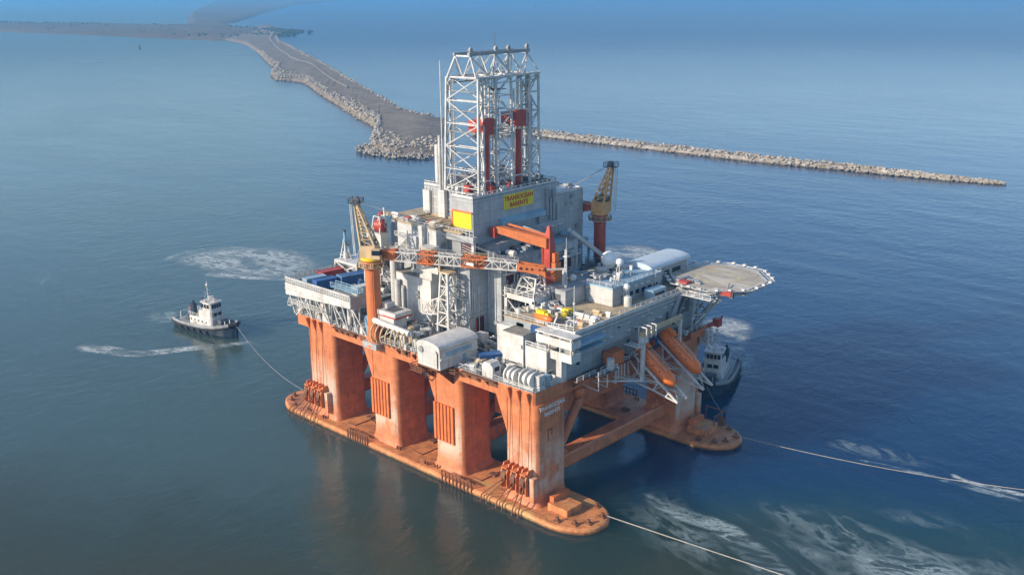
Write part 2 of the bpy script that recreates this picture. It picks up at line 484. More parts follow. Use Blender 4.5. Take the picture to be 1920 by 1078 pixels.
foam_patch([(108, 6), (116, 14), (128, 14), (140, 4), (134, -12), (116, -10), (104, -4)], 'foam3', .05, label='thick swirl of foam nearest the camera')
foam_strip([(56, -8), (62, -10), (70, -11), (79, -10), (86, -13), (93, -16), (99, -20), (106, -27)], (5, 11), 'foam3', .06, label='foam band trailing away from the near pontoon')
foam_strip([(78, -2), (83, -7), (90, -5), (96, -8), (104, -4)], (5, 7), 'foam', .07, label='curl of foam in the green water')
foam_strip([(86, 43.6), (92.4, 45.3), (102, 47), (111.6, 47.6), (127, 49)], (.8, 4), 'foam3', .04, label='splash line along the far tow wire')
foam_strip([(108, 52), (112, 50.5), (118, 51), (128, 53)], (2, 3), 'foam2', .05, label='small hooked wake beside the far tow wire')
foam_patch([(74, 52), (84, 54), (98, 58), (112, 58), (104, 50), (88, 46), (76, 46)], 'foam', .03, label='scattered flecks of foam beyond the far tow wire')
foam_patch([(-240, 27), (-250, 42), (-243, 62), (-212, 80), (-186, 78), (-166, 60), (-168, 44), (-186, 34), (-206, 28)], 'foam4', .03, label='broad ring of foam behind the left tug')
foam_strip([(-206, 27), (-196, 31), (-186, 36), (-170, 46), (-160, 52)], (9, 3), 'foam2', .05, label='bright front edge of the foam ring')
foam_strip([(-240, 26), (-246, 38), (-243, 55), (-232, 66)], (5, 5), 'foam3', .05, label='pale outer arc of the foam ring')
foam_strip([(-113, -8), (-116, -17), (-123, -28), (-132, -43), (-143, -48), (-156, -54)], (4, 10), 'foam2', .05, label='bow wave curling away from the left tug')
foam_patch([(-171, -22), (-174, -14), (-166, -9), (-157, -12), (-152, -18), (-160, -25)], 'foam3', .06, label='propeller wash behind the stern of the left tug')
foam_patch([(12, 95), (4, 100), (-8, 116), (-2, 128), (10, 124), (18, 110), (22, 97)], 'foam2', .04, label='propeller wash behind the right tug')
foam_patch([(12, 95), (2, 104), (-6, 116), (4, 120), (18, 106), (25, 92)], 'foam2', .07, label='bright froth close astern of the right tug')
foam_patch([(20, 74), (12, 96), (26, 99), (34, 84), (35, 72)], 'foam3', .05, label='foam around the hull of the right tug')
foam_patch([(-106, 178), (-100, 190), (-84, 196), (-64, 186), (-54, 168), (-66, 158), (-88, 166)], 'foam2', .04, label='patch of foam beyond the far crane')
foam_patch([(-250, -40), (-262, -20), (-240, -8), (-214, -14), (-200, -30), (-222, -44)], 'foam', .03, label='faint drifting foam beyond the left tug')

# ------------------------------------------------------------------ breakwater, jetty and far shore
def land_material(name, a, b_, c_, sc_=.05):
    m, nt, b = nodes(name)
    p = pos(nt)
    col = mixc(nt, ramp(nt, nz(nt, p, sc_, 6, .65), .3, .7), a, b_)
    col = mixc(nt, ramp(nt, nz(nt, p, sc_*6, 5, .7), .5, .7), col, c_)
    nt.links.new(col, b.inputs['Base Color']); b.inputs['Roughness'].default_value = .9
    bp_ = N(nt, 'ShaderNodeBump', Strength=.8, Distance=.8); nt.links.new(nz(nt, p, .35, 5, .7), bp_.inputs['Height']); nt.links.new(bp_.outputs[0], b.inputs['Normal'])
    return m
M['mole'] = land_material('mole_earth', (.17, .135, .1), (.27, .215, .155), (.1, .085, .06))
M['track'] = land_material('dusty_track', (.34, .28, .21), (.42, .35, .27), (.25, .2, .15))
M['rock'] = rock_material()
M['land'] = land_material('scrub_land', (.11, .08, .05), (.17, .125, .08), (.09, .07, .045), .004)
M['shrub'] = paint('shrub_leaves', (.06, .075, .04), .8, .4)
MN0 = [(-2192, 1144), (-2109, 1196), (-1983, 1162), (-1834, 1102), (-1547, 945), (-1289, 792), (-1170, 729), (-1087, 660), (-999, 611), (-959, 622), (-929, 607), (-792, 529), (-666, 462), (-525, 387), (-493, 370), (-458, 327), (-414, 297), (-392, 290), (-365, 318)]
MF0 = [(-2872, 1868), (-2375, 1589), (-2067, 1346), (-1863, 1212), (-1754, 1154), (-1387, 946), (-1150, 809), (-933, 680), (-752, 575), (-611, 493), (-544, 469), (-516, 466)]
JN = [(-420, 405), (-395, 425), (-370, 437), (-265, 437), (-174, 438), (-102, 447), (-67, 450), (-39, 455), (-12, 462)]
JF = [(-470, 466), (-434, 462), (-402, 460), (-297, 458), (-200, 458), (-117, 460), (-79, 461), (-47, 464), (-14, 468)]
SN = [(-5200, 700), (-4302, 978), (-3549, 1086), (-3101, 1080), (-2795, 1106), (-2523, 1129), (-2192, 1144), (-1983, 1162)]
SF = [(-6500, 1000), (-5446, 1283), (-4534, 1429), (-4075, 1464), (-3732, 1520), (-3474, 1599), (-3000, 1703), (-2500, 1660)]
PL = [(-2262, 1168), (-3154, 1715), (-3599, 1972), (-4830, 2705), (-6525, 3781), (-9540, 5745), (-13357, 8344)]
PR = [(-2173, 1345), (-2724, 1649), (-3004, 1796), (-3372, 2086), (-4582, 3028), (-5928, 4136), (-10170, 8390)]
def resample(pts, n):
    P = [V((x, y, 0)) for x, y in pts]; L = [0]
    for a, b in zip(P, P[1:]): L.append(L[-1]+(b-a).length)
    out = []; k = 0
    for i in range(n):
        t = L[-1]*i/(n-1)
        while k < len(P)-2 and L[k+1] < t: k += 1
        out.append(P[k].lerp(P[k+1], (t-L[k])/max(L[k+1]-L[k], 1e-6)))
    return out
def pairs(A, B, sub):
    ra, rb = [], []
    for i in range(len(A)-1):
        for k in range(sub):
            t = k/sub
            ra.append(V((*A[i], 0)).lerp(V((*A[i+1], 0)), t)); rb.append(V((*B[i], 0)).lerp(V((*B[i+1], 0)), t))
    ra.append(V((*A[-1], 0))); rb.append(V((*B[-1], 0)))
    return ra, rb
def mound(A, B, sub, H, slope, mat, name, label, ns=.05, na=.8, jig=3):
    ra, rb = pairs(A, B, sub); secs = []; n = len(ra)
    us = [0, .03, .07, .12, .18, .26, .36, .5, .64, .74, .82, .88, .93, .97, 1]
    for i, (a, b) in enumerate(zip(ra, rb)):
        W = (b-a).length; q = []; en = min(1, (i+.0)/2, (n-1-i)/2+.0)
        j1 = (noise.noise(a*.03)-.1)*jig; j2 = (noise.noise(b*.03+V((9, 0, 0)))-.1)*jig
        d = (b-a).normalized(); a2 = a-d*j1; b2 = b+d*j2
        for u_ in us:
            p = a2.lerp(b2, u_); h = min(1, min(u_, 1-u_)*W/slope)*H*(.35+.65*en)
            h += noise.noise(p*ns)*na*min(1, min(u_, 1-u_)*W/3)-.4
            q.append(p+V((0, 0, h)))
        secs.append(q)
    return struct(name, MB().loft(secs, True, False, False), mat, label)
MN = [(p.x, p.y) for p in resample(MN0, 60)]; MF = [(p.x, p.y) for p in resample(MF0, 60)]
mound(MN, MF, 3, 4.5, 12, 'mole', 'breakwater', 'broad earth and rubble breakwater running back to the shore')
mound(JN, JF, 8, 3.0, 8, 'rock', 'jetty', 'long narrow rubble jetty ending in open water')
mound(SN, SF, 6, 6, 60, 'land', 'shore', 'low brown shore across the top left', .01, 3, 25)
mound(PL, PR, 6, 8, 120, 'land', 'headland', 'low headland running away towards the horizon', .006, 4, 40)
# track along the crest of the mole
ra, rb = pairs(MN[5:50], MF[5:50], 2)
tr = []
for i, (a, b) in enumerate(zip(ra, rb)):
    c = a.lerp(b, .58+.05*math.sin(i*.21)); d = (b-a).normalized(); W = (b-a).length
    tr.append([c-d*W*.03+V((0, 0, 5.35)), c+d*W*.03+V((0, 0, 5.35))])
struct('track', MB().loft(tr, True, False, False), 'track', 'pale dirt track along the crest of the breakwater')

# boulders
def rock_verts(rng, r):
    vs = []; bm = bmesh.new(); bmesh.ops.create_icosphere(bm, subdivisions=1, radius=1)
    sx, sy, sz = rng.uniform(.75, 1.35), rng.uniform(.75, 1.3), rng.uniform(.55, .95); o = V((rng.random()*99, rng.random()*99, 0))
    for v in bm.verts:
        k = 1+.45*noise.noise(v.co*1.3+o); vs.append(V((v.co.x*sx, v.co.y*sy, v.co.z*sz))*k*r)
    fs = [[v.index for v in f.verts] for f in bm.faces]; bm.free()
    return vs, fs
rng = random.Random(3)
protos = [rock_verts(rng, 1) for _ in range(10)]
pts = []
def scatter(A, B, sub, cnt, ulo, uhi, H, slope, r0_, r1_):
    ra, rb = pairs(A, B, sub)
    for _ in range(cnt):
        k = rng.random()*(len(ra)-1.001); i = int(k); t = k-i
        a = ra[i].lerp(ra[i+1], t); b = rb[i].lerp(rb[i+1], t); W = (b-a).length
        u_ = rng.uniform(ulo, uhi); p = a.lerp(b, u_); h = min(1, max(0, min(u_, 1-u_))*W/slope)*H
        r_ = rng.uniform(r0_, r1_)*.8*rng.choice((.8, 1, 1, 1.3))
        pts.append((p+V((0, 0, h+.1*r_)), r_))
scatter(JN, JF, 8, 1150, -.04, .5, 3.2, 8, .8, 1.7)
scatter(JN, JF, 8, 650, .5, 1.04, 3.2, 8, .8, 1.7)
scatter(MN[34:], MF[34:], 2, 1100, -.03, .2, 4.5, 12, .8, 1.8)
scatter(MN[50:], MF[50:], 2, 500, -.05, .3, 4.5, 12, .8, 1.9)
scatter(MN[22:42], MF[22:42], 2, 700, -.02, .13, 4.5, 12, .9, 1.9)
scatter(MN[20:], MF[20:], 2, 900, .88, 1.01, 4.5, 12, .8, 1.7)
for _ in range(330):
    t = rng.random()*math.pi*1.2+math.pi*.75; e = V((-398, 312, 0)); rad = rng.uniform(18, 30)
    pts.append((e+V((math.cos(t)*rad*1.5, math.sin(t)*rad, rng.uniform(0, 2.5))), rng.uniform(.7, 1.5)))
eye = camo.location
pts.sort(key=lambda q: -q[1]/(q[0]-eye).length)
meshes = []
for vs, fs in protos:
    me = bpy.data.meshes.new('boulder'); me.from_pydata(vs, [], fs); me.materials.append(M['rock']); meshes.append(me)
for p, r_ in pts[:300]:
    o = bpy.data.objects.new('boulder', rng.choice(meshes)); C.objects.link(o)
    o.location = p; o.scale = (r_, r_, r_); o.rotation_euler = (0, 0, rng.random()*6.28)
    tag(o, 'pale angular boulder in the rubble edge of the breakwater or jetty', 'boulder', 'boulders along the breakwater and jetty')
mb = MB()
for p, r_ in pts[300:]:
    vs, fs = rng.choice(protos); a = rng.random()*6.28; ca, sa = math.cos(a), math.sin(a)
    mb.add([p+V((v.x*ca-v.y*sa, v.x*sa+v.y*ca, v.z))*r_ for v in vs], fs)
struct('rubble', mb, 'rock', 'smaller pale rubble lining the breakwater and jetty', 'stuff')
mb = MB()
for k in range(1000):
    t = rng.random()
    if k < 700:
        ra, rb = pairs(SN, SF, 6); i = rng.randrange(len(ra)); u_ = rng.choice((rng.uniform(.75, 1.0), rng.uniform(.1, 1.0))); p = ra[i].lerp(rb[i], u_)+V((rng.uniform(-40, 40), rng.uniform(-20, 20), 5))
    else:
        c = rng.choice(((-2300, 1545), (-2150, 1400), (-2250, 1500), (-2400, 1580))); p = V((c[0]+rng.gauss(0, 45), c[1]+rng.gauss(0, 18), 4))
    vs, fs = rng.choice(protos); r_ = rng.uniform(2, 4.0)
    mb.add([p+V(v)*r_*V((1, 1, .8)).length/1.6 for v in vs], fs)
struct('shrubs', mb, 'shrub', 'dark scrub along the far shore and the breakwater', 'stuff')

# ------------------------------------------------------------------ floating platform: pontoons, columns, deck box
D = 30.6
rig = thing('drilling_platform', 'orange semi-submersible drilling platform on two long pontoons in the middle of the water', 'oil rig', (0, 0, 0))
def pontoon_poly(yc, L=60, re=11, hw=8.1, ins=0.0, n=20):
    q = []
    for sgn in (1, -1):
        for i in range(n+1):
            t = -math.pi/2+math.pi*i/n
            x = (L-re)+(re-ins)*math.cos(t); y = (hw-ins)*math.sin(t)
            q.append((sgn*x, yc+sgn*y))
    return q
for yc in (-29.4, 29.4):
    mb = MB()
    lv = [(-6.0, 1.2), (0.9, 0), (1.35, .12), (1.6, .55)]
    secs = [[V((x, y, z)) for x, y in pontoon_poly(yc, ins=i)] for z, i in lv]
    mb.loft(secs, False)
    po = part('pontoon', mb, 'pont', rig)
    g = MB()
    sg = -1 if yc < 0 else 1
    for xa, xb in ((-23.5, -15), (14.5, 25)) if yc < 0 else ((-20, -10), (10, 20)):
        n = 9
        for k in range(n):
            x = xa+(xb-xa)*k/(n-1); g.beam((x, yc+sg*8.2, .3), (x, yc+sg*8.2, 3.2), .28)
        g.beam((xa, yc+sg*8.2, 3.2), (xb, yc+sg*8.2, 3.2), .25); g.beam((xa, yc+sg*8.2, 1.9), (xb, yc+sg*8.2, 1.9), .2)
    part('boat_fender', g, 'rustbrown', po)
    b = MB()
    for k in range(16):
        x = random.uniform(-50, 52); y = yc+random.choice((-1, 1))*random.uniform(5, 6.8)
        if abs(y) > 34.5 or abs(y) < 22.8: b.cyl((x, y, 1.6), (x, y, 2.4), .3, n=8); b.cyl((x+1, y, 1.6), (x+1, y, 2.4), .3, n=8)
    for dx, dy in ((57, -2), (55, -4.5), (57.5, 2.5), (53.5, 5.5), (51, -6)):
        for s in (1, -1): b.cyl((s*dx, yc+dy, 1.6), (s*dx, yc+dy, 2.7), .42, n=8); b.cbox((s*dx, yc+dy, 1.6), (1.6, 1.2, .3))
    part('bollard', b, 'rustbrown', po)
    h = MB(); h.box(45.6, 51.6, yc-3.2, yc+2.2, 1.5, 3.3); part('hatch', h, 'pont', po)
    h = MB(); h.box(45.2, 46.6, yc-2.2, yc+3.6, 1.5, 4.6); part('hatch', h, 'orange', po)
def rrect(x0, x1, y0, y1, r, n=6):
    q = []
    for cx, cy, a in ((x1-r, y1-r, 0), (x0+r, y1-r, 90), (x0+r, y0+r, 180), (x1-r, y0+r, 270)):
        for i in range(n+1):
            t = R(a+90*i/n); q.append((cx+r*math.cos(t), cy+r*math.sin(t)))
    return q
COLX = ((-44.8, -32.3), (-16.5, -5.9), (8.3, 18.6), (33.0, 43.5))
for sy in (-1, 1):
    for k, (xa, xb) in enumerate(COLX):
        ya, yb = sorted((sy*34.0, sy*23.0))
        mb = MB()
        fl = MB()
        secs = []
        for z, e in ((1.2, 1.0), (2.6, .25), (4.5, 0), (27.3, 0)):
            secs.append([V((x, y, z)) for x, y in rrect(xa-e, xb+e, ya-e, yb+e, 1.8)])
        mb.loft(secs, True)
        # haunch that spreads the column into the deck box on its aft side
        if k > 0:
            mb.ext([(xa+1, 27.28), (xa-2.6, 27.28), (xa+1, 18.5)], 'y', ya+.02, yb-.02)
        co = part('column', mb, 'hull', rig)
        if k in (1, 2):
            g = MB()
            x0 = xa+.9
            for i in range(6):
                x = x0+i*1.25; g.beam((x, sy*34.35, 9.3), (x, sy*34.35, 19.4), .42, .8)
            g.box(x0-.5, x0+6.8, min(sy*34.0, sy*34.12), max(sy*34.0, sy*34.12), 9.2, 19.5)
            part('guide_bars', g, 'rustbrown' if False else 'orange', co)
        else:
            # fairlead housings low on the corner columns, chains spreading to the pontoon edge and wire pairs up to the deck
            xs = (-43.2, -40.3, -37.4) if k == 0 else (35.2, 38.2, 41.2)
            y0 = sy*34.0; ys = sy*36.6
            f = MB()
            for x in xs:
                for s in (-.85, .85): f.ext([(y0, 4.2), (ys, 5.2), (ys, 9.2), (sy*35.6, 11.3), (y0, 11.3)], 'x', x+s-.14, x+s+.14)
                f.box(x-.9, x+.9, min(y0, ys), max(y0, ys), 10.2, 10.6)
            fo = part('fairlead', f, 'orange', co)
            q = MB()
            for x in xs: q.cyl((x-.7, sy*35.8, 8.3), (x+.7, sy*35.8, 8.3), 1.35, n=16)
            part('fairlead_wheel', q, 'rustbrown', fo)
            q = MB()
            q.box(xs[-1]+1.2, xs[-1]+2.6, min(y0, sy*35.6), max(y0, sy*35.6), 3.6, 9.6)
            part('fairlead_guard', q, 'hull', fo)
            q = MB()
            for i, x in enumerate(xs):
                for s in (-.4, .4):
                    ex = x+(i-1)*2.2+s*2.4-3.0*(1 if k else 1.2)
                    q.tube([(x+s, sy*36.6, 7.4), (ex, sy*38.1, 1.8), (ex-.2, sy*38.6, -1.5)], .17, 6)
            part('anchor_chain', q, 'rustbrown', co)
            q = MB()
            for x in xs[:3]: q.tube([(x+.3, sy*34.2, 27), (x+.3, sy*34.9, 11.2)], .08, 6)
            part('anchor_wire', q, 'rustbrown', co)
            q = MB()
            # fins carrying the windlass platform above the fairleads
            for x in xs: q.ext([(sy*33.9, 26.2), (sy*35.2, 30.3), (sy*33.9, 30.3)], 'x', x-.2, x+.2)
            part('fairlead_bracket', q, 'orange', co)
        if k == 3 and sy < 0:
            text_mesh('TRANSOCEAN', 1.35, 'wlet', co, 'lettering', (43.54, -28.6, 26.2), (0, 1, 0), (0, 0, 1))
            text_mesh('BARENTS', 1.35, 'wlet', co, 'lettering', (43.54, -28.6, 24.6), (0, 1, 0), (0, 0, 1))
            q = MB(); q.box(43.4, 43.56, -30.2, -29.9, 17.6, 20.6); q.box(43.4, 43.56, -30.2, -28.6, 20.3, 20.6); q.box(43.4, 43.56, -28.9, -28.6, 18.8, 20.6)
            part('draught_mark', q, 'rustbrown', co)
# deck box
mb = MB(); mb.loft([[V((x, y, z)) for x, y in rrect(-49.4+e, 42.7-e, -34.0+e, 34.0-e, 1.2, 3)] for z, e in ((27.25, 0), (30.45, 0))], False)
part('deck_box', mb, 'hull', rig)
mb = MB(); mb.loft([[V((x, y, z)) for x, y in rrect(-49.4, 42.7, -34.05, 34.05, 1.2, 3)] for z in (30.451, 30.6)], False)
part('main_deck', mb, 'grey', rig)
mb = MB()
for x0, x1, zl in ((-32, -17.2, 22.5), (-5.6, 7.4, 20), (18.9, 32.1, 15.5)): mb.box(x0, x1, -22.5, 22.5, zl, 27.27)
mb.box(-44, 40, -21.5, -19, 23.5, 27.26); mb.box(-44, 40, 19, 21.5, 23.5, 27.26)
part('lower_hull_box', mb, 'hull', rig)
# bracing between the columns
for xc in (38.2, 13.4, -11.2, -38.4):
    mb = MB()
    mb.loft([[V((xc+a, y, z)) for a, z in ((-1.7, 5.4), (1.7, 5.4), (2.0, 6), (2.0, 8.6), (1.7, 9.2), (-1.7, 9.2), (-2.0, 8.6), (-2.0, 6))] for y in (-23.3, 23.3)], False)
    part('brace', mb, 'hull', rig)
    for s in (-1, 1):
        mb = MB(); mb.cyl((xc+1.6, s*22.8, 10.5), (xc+1.6, s*10.5, 27.2), 1.2, n=16); part('diagonal_brace', mb, 'hull', rig)
    if xc == 38.2:
        for s in (-1, 1):
            mb = MB(); mb.ext([(s*22.9, 5.2), (s*22.9, 13.5), (s*17.5, 9.25), (s*17.5, 5.2)], 'x', xc-1.2, xc+1.2); part('brace_bracket', mb, 'hull', rig)
# lit gussets and lumps under the front edge
mb = MB(); mb.ball((41.6, -16.5, 25.4), 1.7, 14, 9); part('buoyancy_tank', mb, 'orange', rig)
mb = MB()
for y in (-20, -12, -4, 4, 12, 20):
    mb.ext([(42.6, 30.3), (45.4, 30.3), (42.6, 27.6)], 'y', y-.2, y+.2)
mb.box(42.72, 45.6, -22.0, 31.5, 30.2, 30.42)
part('front_gallery', mb, 'rustbrown', rig)
mb = MB(); mb.rail([(45.5, -22, 30.42), (45.5, -15, 30.42)], r=.07); mb.rail([(45.5, -13, 30.42), (45.5, 3, 30.42)], r=.07); mb.rail([(45.5, 24, 30.42), (45.5, 31.5, 30.42)], r=.07)
part('gallery_rail', mb, 'steel', rig)
# deck edge rails, pads and pipework
mb = MB(); mb.rail([(-49, -33.9, D), (-17, -33.9, D)]); mb.rail([(18, -33.9, D), (42.5, -33.9, D), (42.5, -24, D)]); mb.rail([(-49, -33.9, D), (-49, 33.9, D), (40, 33.9, D)])
mb.rail([(-11, -33.9, D), (7.5, -33.9, D)])
part('deck_rail', mb, 'steel', rig)
mb = MB()
rg = random.Random(11)
for k in range(46):
    y = rg.uniform(-33, -15); x = rg.uniform(-47, 38); L = rg.uniform(4, 16); z = D+rg.uniform(.3, 2.2)
    if rg.random() < .7: mb.tube([(x, y, D), (x, y, z), (min(41, x+L), y, z), (min(41, x+L), y, D)], rg.uniform(.1, .22), 6)
    else: mb.tube([(x, y, D), (x, y, z), (x, min(-14, y+L*.6), z), (x, min(-14, y+L*.6), D)], rg.uniform(.1, .25), 6)
part('deck_pipework', mb, 'steel', rig)
mb = MB()
for x, w_ in ((-31, 8), (-20, 2), (-3, 3), (20.5, 5), (28, 3)):
    mb.box(x, x+w_, -34.25, -34.06, 28.9, 30.3)
for x in (-30, -27.5, -25, -22, -4, -1, 2, 22, 25, 28):
    mb.ext([(-34.0, 30.3), (-35.3, 30.3), (-34.0, 28.6)], 'x', x-.15, x+.15)
mb.box(-31, -21, -35.4, -34.1, 30.3, 30.45); mb.box(19.5, 31, -35.4, -34.1, 30.3, 30.45)
part('edge_bracket', mb, 'rustbrown', rig)
# hanging access gallery on column three
mb = MB(); mb.box(3.4, 8.2, -37.5, -34.1, 27.5, 27.7); mb.rail([(3.4, -34.2, 27.7), (3.4, -37.4, 27.7), (8.2, -37.4, 27.7)], r=.09)
for x in (3.6, 6, 8): mb.beam((x, -37.3, 27.5), (x, -34.1, 24.6), .22)
mb.box(8.2, 19, -36.4, -34.1, 29.6, 29.75); mb.rail([(8.2, -36.3, 27.7), (19, -36.3, 29.75)], r=.08)
part('access_gallery', mb, 'rustbrown', rig)
# railing loop and post on the far pontoon
mb = MB(); mb.rail([(45, 36.5, 1.6), (51, 36.5, 1.6), (51, 31, 1.6)], h=4.2, sp=5, r=.14, mid=False); mb.box(49.6, 51.2, 35.6, 37, 1.5, 3.9)
part('pontoon_post', mb, 'rustbrown', rig)
# propulsion and ballast pads on the pontoon tops
mb = MB()
for x in (-27, -24, -2, 2, 24, 28):
    mb.cbox((x, -27+rg.uniform(-2, 2), 1.55), (2.2, 1.6, .5)); mb.cbox((x, 27+rg.uniform(-2, 2), 1.55), (2.2, 1.6, .5))
for x in (-29, -20, -1, 5, 21, 30): mb.tube([(x, -33, 1.7), (x+3, -33, 1.7), (x+3, -24, 1.7)], .14)
part('ballast_fitting', mb, 'rustbrown', rig)

# ------------------------------------------------------------------ houses and modules standing on the deck
HOUSES = []
def house(name, label, cat, x0, x1, y0, y1, z0, z1, wall='gwall', roof='grey', par=.5, rail=False, over=.0, ribs=0, legs=0):
    t = thing(name, label, cat, ((x0+x1)/2, (y0+y1)/2, z0))
    mb = MB()
    zb = z0+legs
    mb.box(x0, x1, y0, y1, zb, z1)
    if ribs:
        n = max(2, int((x1-x0)/ribs))
        for i in range(n+1): mb.box(x0+(x1-x0)*i/n-.09, x0+(x1-x0)*i/n+.09, y0-.16, y0, zb+.2, z1-.2)
        n = max(2, int((y1-y0)/ribs))
        for i in range(n+1): mb.box(x1, x1+.16, y0+(y1-y0)*i/n-.09, y0+(y1-y0)*i/n+.09, zb+.2, z1-.2)
    w_ = part('wall', mb, wall, t)
    HOUSES.append((t, x0, x1, y0, y1, zb, z1))
    mb = MB(); mb.box(x0-over, x1+over, y0-over, y1+over, z1+.003, z1+.18)
    if par:
        e = over
        for a in ((x0-e, x1+e, y0-e, y0-e+.15), (x0-e, x1+e, y1+e-.15, y1+e), (x0-e, x0-e+.15, y0-e+.15, y1+e-.15), (x1+e-.15, x1+e, y0-e+.15, y1+e-.15)):
            mb.box(*a, z1+.18, z1+.18+par)
    part('roof', mb, roof, t)
    if rail:
        q = MB(); z = z1+.18; q.rail([(x0, y0, z), (x1, y0, z), (x1, y1, z), (x0, y1, z), (x0, y0, z)], r=.06); part('railing', q, 'steel', t)
    if legs:
        q = MB()
        for x in (x0+.3, x1-.3):
            for y in (y0+.3, y1-.3): q.beam((x, y, z0), (x, y, zb), .4)
        part('leg', q, 'steel', t)
    return t
def add(t, name, mat, fn, label=None, parent=None):
    mb = MB(); fn(mb); return part(name, mb, mat, parent or t, label)

# main derrick house with the yellow name board
dh = house('drill_floor_house', 'tall grey and white house under the lattice tower, carrying the yellow name board', 'building', -20, 5.3, -9.2, 17.3, 44, 67.6, 'gwall', 'dgrey', .0)
add(dh, 'front_bay', 'gwall', lambda m: m.box(-2.6, 5.28, -15.5, -9.25, 44, 67.6))
add(dh, 'bay_roof', 'dgrey', lambda m: m.box(-2.6, 5.3, -15.5, -9.25, 67.603, 67.78))
s = add(dh, 'name_board', 'yellow', lambda m: m.box(5.3, 5.5, -4.2, 7.6, 63.2, 67.1))
text_mesh('TRANSOCEAN', 1.72, 'ylet', s, 'lettering', (5.53, 1.7, 66.0), (0, 1, 0), (0, 0, 1))
text_mesh('BARENTS', 1.72, 'ylet', s, 'lettering', (5.53, 1.7, 64.25), (0, 1, 0), (0, 0, 1))
add(dh, 'yellow_panel', 'yellow', lambda m: m.box(-1.9, 4.9, -15.75, -15.5, 59.9, 64.0))
add(dh, 'board_frame', 'orange', lambda m: (m.box(-2.2, 5.1, -15.9, -15.5, 64.02, 64.4), m.box(-2.3, -1.95, -15.9, -15.5, 59.8, 64.0)))
def f(m):
    m.ext([(5.3, 61.3), (6.6, 60.7), (6.6, 59.5), (5.3, 59.4)], 'y', -6, 11.6)
add(dh, 'canopy', 'pblue', f)
def f(m):
    for y, a, b, w_ in ((12.8, 59, 66.5, .9), (14.2, 57.5, 64, .7), (15.6, 57.5, 66, 1.0), (16.8, 57, 62, .5)): m.box(5.3, 6.1, y-w_/2, y+w_/2, a, b)
    m.cyl((6, 9.5, 57), (6, 9.5, 60), .5); m.cyl((6, -1, 55.5), (6, -1, 58.8), .45)
add(dh, 'duct', 'grey', f)
def f(m):
    m.box(5.3, 8.2, -2, 17.3, 56.4, 56.6); m.rail([(8.1, -2, 56.6), (8.1, 17.2, 56.6)], r=.07)
    m.stair((7.4, -2.2, 56.5), (7.4, -9, 51.5))
add(dh, 'walkway', 'steel', f)
def f(m):
    for i in range(7): m.box(-19.4+i*2.7, -19.22+i*2.7, -9.4, -9.2, 59.9, 67.2)
    for z in (62, 64.8): m.box(-19.8, -3, -9.36, -9.2, z, z+.2)
add(dh, 'wall_rib', 'white', f)
add(dh, 'stairwell', 'wall', lambda m: (m.box(-13, -10.6, -10.6, -9.4, 59.9, 67.4), m.box(-19.6, -17, -10.2, -9.4, 60.5, 66.6), m.box(-6.6, -5.6, -10.2, -9.4, 59.9, 69)))
def f(m):
    z = 67.6
    z += .18; m.rail([(-20, -9.1, z), (-2.6, -9.1, z), (-2.6, -15.4, z), (5.2, -15.4, z), (5.2, 17.2, z), (-20, 17.2, z), (-20, -9.1, z)], r=.075, sp=1.8)
    m.box(-20, -2.6, -9.2, -9.05, z, z+.7); m.box(-2.6, 5.25, -15.5, -15.35, z, z+.7); m.box(5.1, 5.25, -15.4, 17.2, z, z+.6)
add(dh, 'railing', 'steel', f)
def f(m):
    rg = random.Random(5)
    for k in range(34):
        x, y = rg.uniform(-18, 4), rg.uniform(-7.5, 16); m.cbox((x, y, 67.7), (rg.uniform(.6, 2.4), rg.uniform(.6, 2.4), rg.uniform(.5, 2.2)))
    m.cbox((-14, 12, 67.7), (4, 6, 3.2))
add(dh, 'drill_floor_machinery', 'dgrey', f)
def f(m):
    rg = random.Random(8)
    for k in range(12): x, y = rg.uniform(-16, 4), rg.uniform(-7.5, 15); m.cbox((x, y, 67.7), (1.5, 1.5, 1.7))
add(dh, 'drill_floor_cabin', 'white', f)
add(dh, 'iron_roughneck', 'redpaint', lambda m: (m.cbox((3.4, -6.8, 67.7), (1.6, 1.6, 2.2)), m.cbox((1, 3.0, 67.7), (1.6, 2, 1.6)), m.cbox((-3, -9, 67.7), (2, 1.4, 1.8))))
add(dh, 'floodlight', 'white', lambda m: [m.cbox((5.6, y, 68.5), (.5, .7, .6)) for y in (-12, -5, 9, 15)])

# substructure below it
sb = house('substructure', 'grey plated block between deck and drill floor, in the shade behind the boom', 'building', -20, 2, -11.9, 16.5, D, 43.98, 'gwall', 'grey', 0)
add(sb, 'opening', 'maroon', lambda m: (m.box(2.0, 2.12, -9, -2, 33, 41), m.box(2.0, 2.12, 3, 9, 32, 42)))
rb = house('winch_house', 'plain grey block on the right shoulder of the tall derrick house', 'building', -9, 4.6, 17.6, 30, 40, 64, 'gwall', 'white', .25)
def f(m):
    m.cyl((4.6, 22, 50), (8.5, 27.5, 50.2), .6); m.box(4.6, 5.5, 19, 24, 52, 53); m.cyl((4.9, 20, 44), (4.9, 20, 52), .3)
add(rb, 'exhaust_pipe', 'pblue', f)
add(rb, 'rooftop_unit', 'dgrey', lambda m: (m.cbox((-5, 20, 64.3), (3, 2.5, 3)), m.cbox((-1, 19.6, 64.3), (2, 2, 2.4)), m.cyl((-7, 22, 64.3), (-7, 22, 68), .5)))
add(rb, 'leg', 'grey', lambda m: [m.beam((x, y, D), (x, y, 40), .9) for x in (-8, 3.8) for y in (18.4, 29.2)])
lo = house('pipe_handling_house', 'low grey house in front of the tall derrick house with a pale sloping roof', 'building', 5.6, 13.5, -14, 17, D, 52.6, 'gwall', 'grey', 0.3)
add(lo, 'pale_roof_panel', 'pblue', lambda m: m.ext([(7, -4), (13, -5), (13, 13), (7.5, 12)], 'z', 52.9, 53.3))
